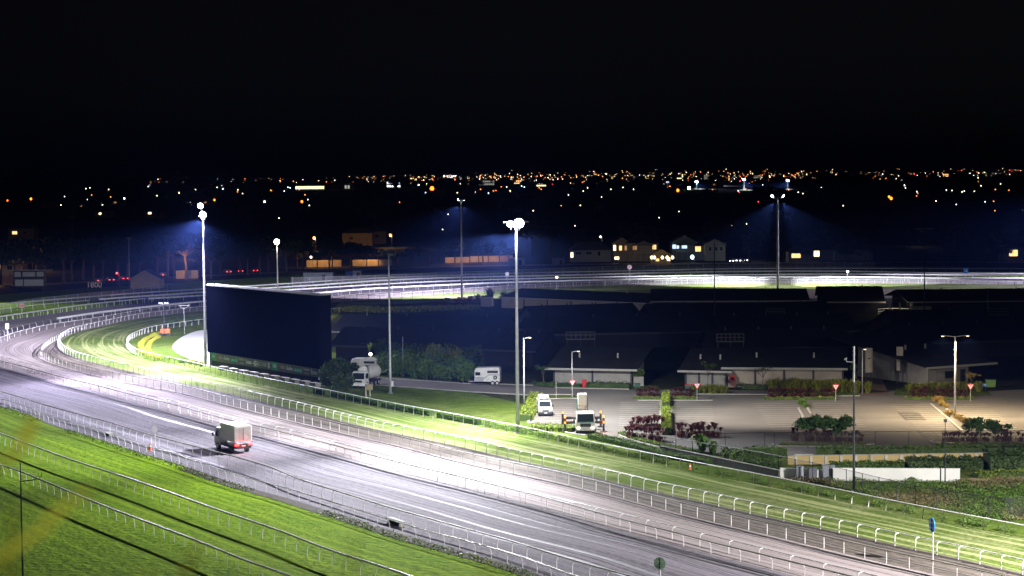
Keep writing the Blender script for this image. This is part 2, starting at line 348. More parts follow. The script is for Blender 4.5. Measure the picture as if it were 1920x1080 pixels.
# ------------------------------------------------------------------ running rails
def profile_sweep(mb, pts, rx, rz, seg=6):
    """flattened tube: rx half-width sideways, rz half-height"""
    n = len(pts); base = len(mb.v)
    for i, p in enumerate(pts):
        t = pts[min(i+1, n-1)]-pts[max(i-1, 0)]; t.z = 0; t.normalize(); s = Vector((t.y, -t.x, 0))
        for k in range(seg):
            g = 2*math.pi*k/seg; mb.v.append(tuple(p+s*math.cos(g)*rx+Vector((0, 0, math.sin(g)*rz))))
    for i in range(n-1):
        for k in range(seg):
            a = base+i*seg+k; b = base+i*seg+(k+1) % seg; mb.f.append((a, b, b+seg, a+seg)); mb.mi.append(mb.m)
POSTS = {}
def post_mesh(kind, r):
    """x = sideways from the rail, z down to the ground (rail at z = RH)"""
    if (kind, r) in POSTS: return POSTS[(kind, r)]
    mb = MB(); k = r/0.035
    if kind == 'goose': pts = [(0, 0, RH), (0.22, 0, RH+0.02), (0.36, 0, RH-0.03), (0.45, 0, RH-0.16), (0.48, 0, RH-0.4), (0.48, 0, -0.05)]
    elif kind == 'bow': pts = [(0, 0, RH), (0.12, 0, RH-0.05), (0.26, 0, RH-0.28), (0.34, 0, RH-0.6), (0.36, 0, -0.05)]
    elif kind == 'knee': pts = [(0, 0, RH), (0.22, 0, RH-0.30), (0.24, 0, RH-0.42), (0.24, 0, -0.05)]
    elif kind == 'lean': pts = [(0, 0, RH), (0.10, 0.0, -0.05)]
    else: pts = [(0, 0, RH), (0, 0, -0.05)]
    mb.tube(pts, r, 5)
    me = bpy.data.meshes.new('post'); me.from_pydata(mb.v, [], mb.f); me.materials.append(M_WHITE); me.update()
    POSTS[(kind, r)] = me; return me
def posts_at(curve, spacing, jitter=0.0, rng=None):
    L = 0; nxt = 0.6; out = []
    for i in range(1, len(curve)):
        d = (curve[i]-curve[i-1]).length
        while L+d >= nxt:
            t = (nxt-L)/d; out.append((curve[i-1].lerp(curve[i], t), (curve[i]-curve[i-1]).normalized())); nxt += spacing
        L += d
    return out
def in_view(p, mgn=40):
    v = p-EYE; d = v.dot(fw)
    if d < 1: return False
    x = 960+v.dot(RT)/d*FP; y = 540-v.dot(UP)/d*FP
    return -mgn < x < 1920+mgn and y < 1080+mgn
def rail(curve, label, rx=0.10, rz=0.06, post='goose', side=1, spacing=2.5, r=0.035, mat=None, group='running rails round the track', cat='running rail', maxposts=100):
    mid = curve[len(curve)//2]
    root = empty('running_rail', (mid.x, mid.y, 0), 0, label, cat, group)
    bpy.context.view_layer.update()
    mb = MB(); profile_sweep(mb, [p-Vector((mid.x, mid.y, 0)) for p in curve[::2]+[curve[-1]]], rx, rz)
    mb.build('rail', mat or M_WHITE, root, smooth=True)
    me = post_mesh(post, r)
    ps = [(p, t) for p, t in posts_at(curve, spacing) if in_view(p)]
    ps.sort(key=lambda q: (q[0]-EYE).length)
    rest = MB()
    for i, (p, t) in enumerate(ps):
        s = Vector((t.y, -t.x, 0))*side; a = math.atan2(s.y, s.x)
        if i < maxposts:
            o = bpy.data.objects.new('post', me); col.objects.link(o); o.parent = root
            o.location = (p.x-mid.x, p.y-mid.y, 0); o.rotation_euler = (0, 0, a)
        else:
            R = Matrix.Rotation(a, 3, 'Z'); off = Vector((p.x-mid.x, p.y-mid.y, 0))
            rest.add([R @ v.co+off for v in me.vertices], [tuple(f.vertices) for f in me.polygons])
    if rest.v:
        o = rest.build('posts', M_WHITE, root); o['kind'] = 'stuff'
    return root
M_GREYR = pm('shaded_rail', (0.20, 0.185, 0.15), 0.7, c2=(0.15, 0.14, 0.11), scale=0.7)  # shade on the back-lit rail tops is put into this darker colour
rail(C1, 'white plastic rail with bowed posts across the near turf, lowest in the picture', 0.12, 0.09, 'bow', -1, 2.3)
rail(C2, 'white rail with bowed posts on the near turf, just above the lowest one', 0.13, 0.09, 'bow', 1, 2.4)
rail(C3a, 'broad off-white rail on kneed posts along the near edge of the dirt track', 0.17, 0.05, 'knee', 1, 2.4, mat=M_GREYR)
rail(C3b, 'thin white rail with bowed posts on the turf side of the dirt track', 0.06, 0.045, 'bow', -1, 2.4)
rail(C4b, 'broad grey-topped rail parting the dirt track from the sand track', 0.15, 0.055, 'knee', -1, 4.0, mat=M_GREYR)
rail(C4a, 'slim goose-neck rail beside the broad rail between dirt and sand tracks', 0.07, 0.045, 'goose', 1, 4.0)
rail(C5, 'thin rail on short posts at the gravel margin of the sand track', 0.13, 0.045, 'straight', -1, 2.6, mat=M_GREYR)
rail(C6, 'white goose-neck rail along the outer edge of the inner turf course', 0.055, 0.045, 'goose', 1, 2.45, r=0.04)
rail(C7, 'white rail on straight posts along the hedge and infield lawn', 0.10, 0.05, 'lean', 1, 2.5, r=0.05)
rail(CF1, 'farthest white rail, topmost line of the distant straight', 0.12, 0.2, 'bow', -1, 5.0, r=0.06)
rail(CF2, 'second white rail from the top of the distant straight', 0.16, 0.26, 'bow', -1, 5.0, r=0.06)
rail(CF3, 'third white rail of the distant straight above the strip of grass', 0.12, 0.22, 'bow', 1, 5.0, r=0.06)
rail([p for p in C4b if p.y > 440], 'widest bright white rail at the far side, along the pale sand', 0.16, 0.26, 'straight', 1, 5.0, r=0.05)
rail(CL2, 'short white rail between two longer ones at the far left bend', 0.08, 0.06, 'bow', -1, 5.0, r=0.05)
rail(offset(CL3, -1.2), 'brightly lit white rail with braced posts at the far left bend', 0.14, 0.08, 'straight', 1, 3.2, r=0.05)
# ------------------------------------------------------------------ lights
def spot(name, loc, target, power, size, blend, colr, parent=None, radius=0.18):
    d = bpy.data.lights.new(name, 'SPOT'); d.energy = power; d.spot_size = rad(size); d.spot_blend = blend; d.color = colr; d.shadow_soft_size = radius
    o = bpy.data.objects.new(name, d); o.location = loc
    o.rotation_euler = (Vector(target)-Vector(loc)).to_track_quat('-Z', 'Y').to_euler(); col.objects.link(o)
    return o
def plight(name, loc, power, colr, radius=0.2):
    d = bpy.data.lights.new(name, 'POINT'); d.energy = power; d.color = colr; d.shadow_soft_size = radius
    o = bpy.data.objects.new(name, d); o.location = loc; col.objects.link(o); return o
LED = (0.93, 0.95, 1.0); COOL = (0.80, 0.77, 1.0); WARM = (1.0, 0.86, 0.62); SODIUM = (1.0, 0.50, 0.14)
def lamp_head(root, off, aim, w, h, glow, gc, housing=M_DARKM, base=None):
    """a floodlight: housing (part) > lens (sub-part), facing aim"""
    q = Vector(aim).normalized().to_track_quat('-Y', 'Z')
    hb = MB(); hb.tube([(0, 0.05, 0), (0, 0.28, 0)], [w*0.54, w*0.4], 24, sq=h/w)
    for k in range(5): hb.box((w*(k-2)/5.5, 0.29, 0), (0.05, 0.12, h*0.8))
    hb.tube([(0, 0.1, -h/2-0.02), (0, 0.1, -h/2-0.35)], 0.05, 6)
    o = hb.build('lamp_housing', housing, root, off); o.rotation_mode = 'QUATERNION'; o.rotation_quaternion = q
    lm = em('lens_glow_%s_%g' % (gc, glow), {'cool': (0.85, 0.9, 1.0), 'warm': (1.0, 0.9, 0.75), 'amber': (1, 0.75, 0.4)}[gc], glow) if glow else M_GLASS
    lb = MB()
    lb.tube([(0, 0.1, 0), (0, 0.0, 0), (0, -0.10, 0), (0, -0.16, 0)], [w*0.5, w*0.5, w*0.42, w*0.2], 24, sq=h/w)
    lb.build('lens', lm, o)
def flood_pole(px, py, h, label, group='tall floodlight poles', r=0.26, mat=None, heads=(), arm=2.6, armdir=(1, 0), cat='floodlight pole', topscale=0.5, box=False, bx=None):
    p = G(px, py)
    root = empty('floodlight_pole', p, 0, label, cat, group)
    mb = MB(); n = 6; mb.tube([(0, 0, h*i/n) for i in range(n+1)], [r*(1-(1-topscale)*i/n) for i in range(n+1)], 12)
    mb.build('pole', mat or M_GALV, root, smooth=True)
    fb = MB(); fb.tube([(0, 0, 0), (0, 0, 0.06)], r*2.0, 12)
    for k in range(6): a = k*math.pi/3; fb.tube([(r*1.6*math.cos(a), r*1.6*math.sin(a), 0.06), (r*1.6*math.cos(a), r*1.6*math.sin(a), 0.16)], 0.03, 6)
    fb.build('base_plate', M_GALV, root)
    if arm:
        a = Vector((armdir[0], armdir[1], 0)).normalized()
        ab = MB(); ab.tube([a*-arm/2+Vector((0, 0, h-0.15)), a*arm/2+Vector((0, 0, h-0.15))], 0.07, 6)
        ab.tube([(0, 0, h-0.9), a*arm/2*0.8+Vector((0, 0, h-0.15))], 0.04, 5); ab.tube([(0, 0, h-0.9), a*-arm/2*0.8+Vector((0, 0, h-0.15))], 0.04, 5)
        ab.build('crossarm', M_GALV, root)
    if box:
        b2 = MB().box((r*1.6, -r, 1.5), (0.35, 0.3, 0.8)); b2.build('control_box', M_WHITE_OLD, root)
    for (off, aim, w, hh, glow, gc) in heads: lamp_head(root, off, aim, w, hh, glow, gc)
    return root, p
TC = lambda p: (EYE-p)
# P1 behind the screen's left end, P5 mid picture, P3/P4 far straight, P2 behind the screen
T1 = Vector((-95, 300, 0)); 
r_, p1 = flood_pole(385.5, 686, 25.6, 'tall lit floodlight pole at the left end of the dark screen', arm=2.0, armdir=(1, -0.6), box=False,
    heads=[((0.1, -0.7, 25.7), (-0.4, -1, -0.15), 1.2, 1.15, 60, 'cool'), ((-0.5, 0.5, 27.2), (-0.4, -1, -0.10), 1.0, 0.9, 45, 'cool')])
r_, p5 = flood_pole(971, 812, 26.3, 'tall white floodlight pole beside the hedge, brightest lamp in the picture', arm=3.2, armdir=(1, 0.2), r=0.25,
    heads=[((0.35, -0.5, 26.0), (-0.25, -1, -0.12), 1.2, 1.1, 80, 'cool'), ((-0.7, -0.45, 25.9), (-0.4, -1, -0.12), 0.95, 0.7, 80, 'cool')])
r_, p3 = flood_pole(866, 560, 25.8, 'distant floodlight pole right of the screen, lamps turned away', arm=2.0, r=0.28,
    heads=[((0.7, 0.3, 25.8), (0.3, 0.6, -0.5), 1.0, 0.7, 25, 'cool'), ((-0.6, 0.3, 25.8), (-0.9, 0.2, -0.5), 1.0, 0.6, 25, 'cool')])
r_, p4 = flood_pole(1458.5, 541, 25.4, 'distant floodlight pole above the stable roofs throwing two blue beams', arm=3.4, r=0.34, topscale=0.6,
    heads=[((1.5, 0.1, 25.6), (1, -0.35, -0.6), 1.3, 0.8, 25, 'cool'), ((-1.5, 0.1, 25.6), (-1, -0.35, -0.6), 1.3, 0.8, 25, 'cool')])
r_, p2 = flood_pole(521.5, 590, 17.0, 'shorter floodlight pole with a warm white lamp behind the screen', arm=0.8, r=0.2,
    heads=[((0.0, -0.5, 17.0), (-0.05, -1, -0.1), 1.2, 1.2, 70, 'warm')])
def Z(p, z): return Vector((p.x, p.y, z))
K = 1.0
# sports-ground floodlighting and an added camera-side fill pair: (pole, height, compass px on the ground, degrees below level, power kW, cone, blend, colour)
def flood(base, z, apx, down, kw, cone, blend, c):
    t = G(*apx); h = Vector((t.x-base[0], t.y-base[1], 0)).normalized(); o = Vector((base[0], base[1], z-1.4))+h*1.7
    spot('floodlight', o, o+h*math.cos(rad(down))*10-Vector((0, 0, math.sin(rad(down))*10)), kw*1000*K, cone, blend, c)
for q in [
    (p5, 26.2, (430, 840), 26, 300, 52, 0.8, LED), (p5, 26.2, (520, 820), 50, 150, 105, 0.7, LED), (p5, 26.2, (1150, 950), 48, 105, 112, 0.7, LED),
    (p5, 26.2, (480, 1000), 27, 460, 60, 0.9, LED), (p5, 26.2, (1000, 1050), 30, 120, 60, 0.8, LED), (p5, 26.0, (860, 735), 60, 120, 112, 0.7, LED), (p5, 26.0, (1080, 790), 60, 70, 96, 0.8, (1, 0.93, 0.85)), (p5, 26.0, (1330, 790), 28, 190, 52, 0.9, (1, 0.88, 0.76)),
    (p1, 26.0, (90, 650), 32, 280, 62, 0.6, COOL), (p1, 26.5, (200, 740), 34, 420, 66, 0.7, COOL), (p1, 25.6, (480, 760), 55, 90, 115, 0.6, COOL), (p1, 26.0, (250, 640), 52, 170, 120, 0.6, LED), (p1, 26.0, (170, 700), 55, 140, 120, 0.6, COOL), (p1, 26.0, (150, 600), 34, 220, 56, 0.6, COOL), (p1, 26.0, (60, 575), 24, 420, 46, 0.6, (0.86, 0.86, 1.0)), (p5, 26.0, (330, 780), 21, 260, 40, 0.7, LED),
    (p3, 25.5, (700, 545), 46, 290, 84, 0.5, COOL), (p3, 25.5, (980, 533), 52, 120, 100, 0.6, COOL),
    (p4, 25.3, (1300, 530), 42, 360, 54, 0.5, LED), (p4, 25.3, (1640, 530), 42, 360, 54, 0.35, LED), (p4, 25.3, (1458, 525), 60, 60, 112, 0.8, LED),
    (p2, 17.0, (560, 640), 55, 25, 110, 0.8, WARM),
    ((68, 140), 26, (1500, 990), 50, 150, 120, 0.7, (1, 0.97, 0.95)), ((68, 140), 26, (1250, 990), 30, 300, 60, 0.7, (1, 0.96, 0.95)), ((68, 140), 26, (1680, 870), 40, 150, 90, 0.8, (1, 0.95, 0.85)),
    ((-128, 372), 26, (0, 640), 50, 160, 112, 0.7, COOL), ((-160, 520), 26, (60, 585), 38, 160, 70, 0.8, LED),
    ((178, 600), 26, (1830, 530), 32, 650, 72, 0.7, COOL), ((60, -5), 36, (1350, 1000), 14, 60, 50, 0.8, LED), ((-60, -5), 36, (500, 900), 12, 50, 46, 0.8, LED)]:  # off-frame lamps without poles; the camera-side pair is added fill
    flood(*q)
for p, h, kw in ((p5, 25.0, 7), (p1, 24.8, 7), (p2, 16.2, 2.5)): plight('spill', Z(p, h)+Vector((-0.3, -1.3, 0.6)), kw*1000, LED if h > 20 else WARM, 0.4)
# ------------------------------------------------------------------ small helpers for standing things
def Zp(p, z=0.0): return Vector((p.x, p.y, z))
def frame2(A, B):
    d = (B-A); L = d.length; d.normalize(); n = Vector((-d.y, d.x, 0))        # n points away from the camera when A is left of B
    return d, n, L
class LB(MB):
    """mesh builder in a local frame: u along, v away, z up"""
    def __init__(s, d, n): super().__init__(); s.d = d; s.n = n
    def P(s, u, v, z): return s.d*u + s.n*v + Vector((0, 0, z))
    def bx(s, u0, u1, v0, v1, z0, z1):
        P = [s.P(u, v, z) for z in (z0, z1) for u, v in ((u0, v0), (u1, v0), (u1, v1), (u0, v1))]
        return s.add(P, [(3, 2, 1, 0), (4, 5, 6, 7), (0, 1, 5, 4), (1, 2, 6, 5), (2, 3, 7, 6), (3, 0, 4, 7)])
# ------------------------------------------------------------------ big screen
A = G(388, 685.5); B = G(600.5, 721); d_, n_, L_ = frame2(A, B)
M_SCR = bpy.data.materials.new('led_screen_face'); M_SCR.use_nodes = True; nt = M_SCR.node_tree; b = nt.nodes['Principled BSDF']
tc = node(nt, 'ShaderNodeTexCoord'); br = node(nt, 'ShaderNodeTexBrick'); br.inputs['Color1'].default_value = (0.002, 0.0025, 0.006, 1); br.inputs['Color2'].default_value = (0.003, 0.0035, 0.008, 1)
br.inputs['Mortar'].default_value = (0.001, 0.001, 0.002, 1); br.inputs['Scale'].default_value = 1; br.inputs['Mortar Size'].default_value = 0.02; br.inputs['Brick Width'].default_value = 0.96; br.inputs['Row Height'].default_value = 0.96; br.offset = 0
uvn = node(nt, 'ShaderNodeUVMap'); nt.links.new(uvn.outputs[0], br.inputs[0]); nt.links.new(br.outputs[0], b.inputs['Base Color']); b.inputs['Roughness'].default_value = 0.7; b.inputs['Specular IOR Level'].default_value = 0.0
scr = empty('big_screen', A, 0, 'huge switched-off dark video screen standing behind the white rail', 'video screen')
mb = LB(d_, n_); mb.bx(0, L_, 0.12, 2.1, 2.35, 13.7); mb.build('cabinet', pm('screen_cabinet', (0.005, 0.004, 0.006), 0.7, spec=0.0), scr)
mb = LB(d_, n_)
mb.bx(0.25, L_-0.25, 0.02, 0.12, 2.55, 13.5); o = mb.build('display_face', M_SCR, scr)
l = o.data.uv_layers.new(name='UVMap')
for lp in o.data.loops:
    v = o.data.vertices[lp.vertex_index].co; l.data[lp.index].uv = (v.dot(d_), v.z)
mb = LB(d_, n_); mb.bx(-0.1, L_+0.1, -0.05, 2.2, 13.7, 13.86)
for k in range(14): mb.bx(L_*k/14+0.4, L_*k/14+1.9, 0.1, 0.9, 13.86, 13.98)
mb.build('top_walkway', M_GALV, scr)
mb = LB(d_, n_)
for u in (0.35, L_*0.33, L_*0.66, L_-0.8): mb.bx(u-0.4, u+0.5, 0.5, 1.7, 0, 2.35)
mb.build('pillars', M_CONC, scr)['kind'] = 'stuff'
mb = LB(d_, n_); mb.bx(1.0, L_-1.2, 0.42, 0.5, 0, 0.95); mb.build('dark_skirt', pm('skirt', (0.02, 0.018, 0.022), 0.7), scr)
M_BAN = pm('banner_cloth', (0.14, 0.155, 0.155), 0.7, c2=(0.12, 0.13, 0.13), scale=0.6)
mb = LB(d_, n_); mb.bx(0.6, L_-0.4, 0.30, 0.38, 0.95, 2.33); ban = mb.build('banner', M_BAN, scr)
M_BGREEN = pm('banner_green', (0.03, 0.36, 0.20), 0.6); M_BTXT = pm('banner_pale_print', (0.75, 0.76, 0.78), 0.6); M_BTXT2 = pm('banner_dim_print', (0.40, 0.42, 0.43), 0.6)
M_BRED = pm('banner_red_print', (0.7, 0.08, 0.1), 0.6); M_BLG = pm('banner_green_print', (0.15, 0.7, 0.5), 0.6)
def text(s, size, mat, parent, loc, xdir, updir, name='lettering', bold=0.0, extr=0.01, align='LEFT', sx=1.0):
    c = bpy.data.curves.new(name, 'FONT'); c.body = s; c.size = size; c.extrude = extr; c.align_x = align; c.offset = bold
    c.materials.append(mat); o = bpy.data.objects.new(name, c); col.objects.link(o); o.parent = parent
    x = Vector(xdir).normalized(); y = Vector(updir).normalized(); z = x.cross(y)
    m = Matrix((x*sx, y, z)).transposed().to_4x4(); m.translation = loc
    bpy.context.view_layer.update(); me = bpy.data.meshes.new_from_object(o.evaluated_get(bpy.context.evaluated_depsgraph_get())); bpy.data.objects.remove(o)
    o = bpy.data.objects.new(name, me); col.objects.link(o); o.parent = parent; o.matrix_local = m; return o
def btxt(s, u, z, size, mat, bold=0.012, sx=1.0): text(s, size, mat, ban, d_*u+n_*0.27+Vector((0, 0, z)), d_, (0, 0, 1), bold=bold, sx=sx)
def bbar(u0, u1, z0, z1, mat, v=0.27): q = LB(d_, n_); q.bx(u0, u1, v, v+0.02, z0, z1); return q.build('printed_mark', mat, ban)
for base in (1.0, L_*0.585):
    bbar(base, base+1.9, 1.0, 2.3, M_BGREEN, 0.285); btxt('TAB', base+0.35, 1.45, 0.75, M_BTXT, sx=0.8)
    btxt('K', base+2.7, 1.45, 0.8, M_BRED); btxt('ING', base+3.2, 1.45, 0.7, M_BTXT2); btxt('Golden', base+4.9, 1.45, 0.75, M_BTXT)
    q = LB(d_, n_)
    for k in range(6): q.bx(base+7.6+k*0.35, base+7.85+k*0.35, 0.27, 0.29, 1.35, 1.75+0.1*(k % 2))
    q.bx(base+9.75, base+9.95, 0.27, 0.29, 1.3, 2.1); q.build('printed_mark', M_BLG, ban)
    q = LB(d_, n_)
    for k in range(5): q.bx(base+10.6+k*0.4, base+10.9+k*0.4, 0.27, 0.29, 1.75, 2.05)
    q.bx(base+11.0, base+12.3, 0.27, 0.29, 1.25, 1.4); q.build('printed_mark', M_BTXT2, ban)
    q = LB(d_, n_); q.bx(base+13.1, base+13.3, 0.27, 0.29, 1.3, 2.1)
    for k in range(4): q.bx(base+13.5+k*0.42, base+13.8+k*0.42, 0.27, 0.29, 1.35, 1.85)
    q.build('printed_mark', M_BTXT, ban)
    q = LB(d_, n_); q.bx(base+16.0, base+17.1, 0.27, 0.29, 1.85, 2.0)
    for k in range(6): q.bx(base+15.6+k*0.36, base+15.9+k*0.36, 0.27, 0.29, 1.45, 1.75)
    q.bx(base+15.9, base+17.4, 0.27, 0.29, 1.2, 1.28); q.build('printed_mark', M_BTXT, ban)
btxt('EAGLE FARM', L_*0.455, 1.35, 0.95, M_BTXT2, sx=0.62)
for u in (L_*0.437, L_*0.558):
    q = LB(d_, n_)
    for a_, b_, c_ in ((0, .28, 2.05), (.35, .63, 2.05), (.1, .53, 1.75), (0, .25, 1.5), (.38, .63, 1.5)): q.bx(u-0.3+a_, u-0.3+b_, 0.26, 0.29, c_-0.22, c_)
    q.bx(u-0.1, u+0.13, 0.26, 0.29, 1.15, 1.4); q.build('printed_mark', M_BTXT, ban)
# concrete footings along the screen
for k in range(10):
    p = G(418+k*19.2, 694.3+k*3.45); bl = MB().box((0, 0, 0.28), (1.9, 0.9, 0.56), 0); bl.box((0, 0, 0.6), (2.0, 1.0, 0.08))
    o = bl.build('concrete_footing', M_CONC, None, p, math.atan2(d_.y, d_.x))
    tag(o, 'low concrete footing block in the row between the rail and the dark screen', 'concrete block', 'concrete footings along the screen')
# pale paved area beside the screen
pad = [G(x, y) for x, y in [(395, 618), (370, 621), (350, 628), (334, 637), (325, 646), (323.5, 653), (331, 661), (350, 671), (372, 680), (395, 686), (430, 690), (520, 680), (560, 640), (500, 610)]]
padc = cr(pad+[pad[0]], 1.5)
sheet('paved_area', padc[:-1], 0.055, pm('pale_paving', (0.52, 0.52, 0.54), 0.8, c2=(0.46, 0.46, 0.48), scale=0.3))
# ------------------------------------------------------------------ roads, car park
park = gp((600, 700), (690, 708.7), (760, 712.5), (870, 720), (930, 721), (1000, 724), (1040, 728), (1180, 731), (1300, 732), (1500, 733), (1700, 733), (1990, 731), (2060, 866), (1900, 858), (1480, 858), (1425, 853), (1330, 850), (1235, 838), (1150, 824), (1062, 813), (1050, 798), (990, 794), (1012, 750), (990, 742), (885, 736), (735, 725), (600, 715))
sheet('car_park', park, 0.06, M_ASPH)
def linebox(name, pts, w, h, z, mat, kind=None, parent=None):
    """a strip of width w and height h following pts"""
    mb = MB(); n = len(pts); L = offset(pts, w/2); R = offset(pts, -w/2)
    for i in range(n-1):
        a, b_, c_, e_ = L[i], L[i+1], R[i+1], R[i]
        mb.add([Zp(a, z), Zp(b_, z), Zp(c_, z), Zp(e_, z), Zp(a, z+h), Zp(b_, z+h), Zp(c_, z+h), Zp(e_, z+h)], [(0, 1, 2, 3), (7, 6, 5, 4), (0, 4, 5, 1), (2, 6, 7, 3), (1, 5, 6, 2), (3, 7, 4, 0)])
    o = mb.build(name, mat, parent)
    if kind: o['kind'] = kind
    return o
def kerb(*px): return linebox('kerb', gp(*px), 0.3, 0.12, 0.05, M_CONC, 'structure')
kerb((690, 708.7), (760, 712.5), (870, 720), (930, 721), (1000, 723.5)); kerb((600, 715), (735, 725), (885, 736), (990, 742), (1012, 750))
kerb((1010, 750), (990, 794)); kerb((1012, 750), (1060, 748), (1084, 748), (1088, 745), (1075, 741), (1000, 741))
kerb((1050, 798), (1062, 813), (1100, 818)); kerb((1040, 728), (1180, 731)); kerb((1310, 740), (1460, 741)); kerb((1700-140, 743.5), (1612, 743.5)); kerb((1196, 752), (1336, 752))
ln = MB()
def stalls(tl, bl, tr, br, n):
    a, b_, c_, e_ = (G(*q, z=0.0) for q in (tl, bl, tr, br))
    for i in range(n+1):
        t = i/n; p = a.lerp(b_, t); q = c_.lerp(e_, t); d = (q-p).normalized(); s = Vector((-d.y, d.x, 0))*0.055
        ln.add([Zp(p-s, 0.068), Zp(q-s, 0.068), Zp(q+s, 0.068), Zp(p+s, 0.068)], [(0, 1, 2, 3)])
stalls((1010, 753), (996, 789), (1076, 753), (1068, 789), 9)
stalls((1162, 755.5), (1160, 812), (1239, 755.5), (1241, 812), 14)
stalls((1261, 756), (1262, 812), (1334, 756), (1344, 812), 14)
stalls((1413, 757.5), (1460, 824), (1492, 757.5), (1530, 824), 16)
stalls((1514, 757.5), (1552, 824), (1586, 757.5), (1642, 824), 16)
stalls((1670, 759), (1740, 821), (1746, 759), (1812, 821), 15)
stalls((1776, 759), (1850, 821), (1848, 759), (1930, 821), 15)
o = ln.build('car_park_lines', M_LINE); o['kind'] = 'structure'
pt = MB()
for q in ([(1682, 773.5), (1720, 773.5), (1738, 789), (1697, 789)], [(1718, 809), (1750, 809), (1766, 822), (1730, 822)]):
    pt.add([Zp(G(*c_), 0.064) for c_ in q], [(3, 2, 1, 0)])
o = pt.build('asphalt_patches', pm('fresh_asphalt', (0.055, 0.052, 0.05), 0.85)); o['kind'] = 'structure'
sheet('dirt_path', gp((1612, 742), (1668, 742), (1655, 715), (1640, 690), (1628, 690), (1618, 715)), 0.063, pm('path_earth', (0.17, 0.11, 0.07), 0.9, c2=(0.12, 0.08, 0.05), scale=0.5, bump=0.3))
sheet('verge', gp((690, 708), (700, 700.5), (745, 702), (800, 706), (840, 712), (872, 719.5), (760, 712)), 0.058, M_LAWN)
sheet('verge', gp((980, 721.5), (1040, 727), (1180, 730), (1235, 731), (1235, 724), (1000, 717)), 0.07, M_LAWN)
sheet('verge', gp((1300, 739), (1360, 739.5), (1362, 731), (1290, 730)), 0.07, M_LAWN)
sheet('verge', gp((1450, 740), (1612, 742.5), (1600, 728), (1455, 727)), 0.07, M_LAWN)
sheet('verge', gp((1675, 742), (1860, 741.5), (1850, 730), (1680, 729)), 0.07, M_LAWN)
sheet('verge', gp((1015, 749.5), (1078, 748), (1086, 745), (1072, 742), (1012, 742)), 0.09, M_LAWN)
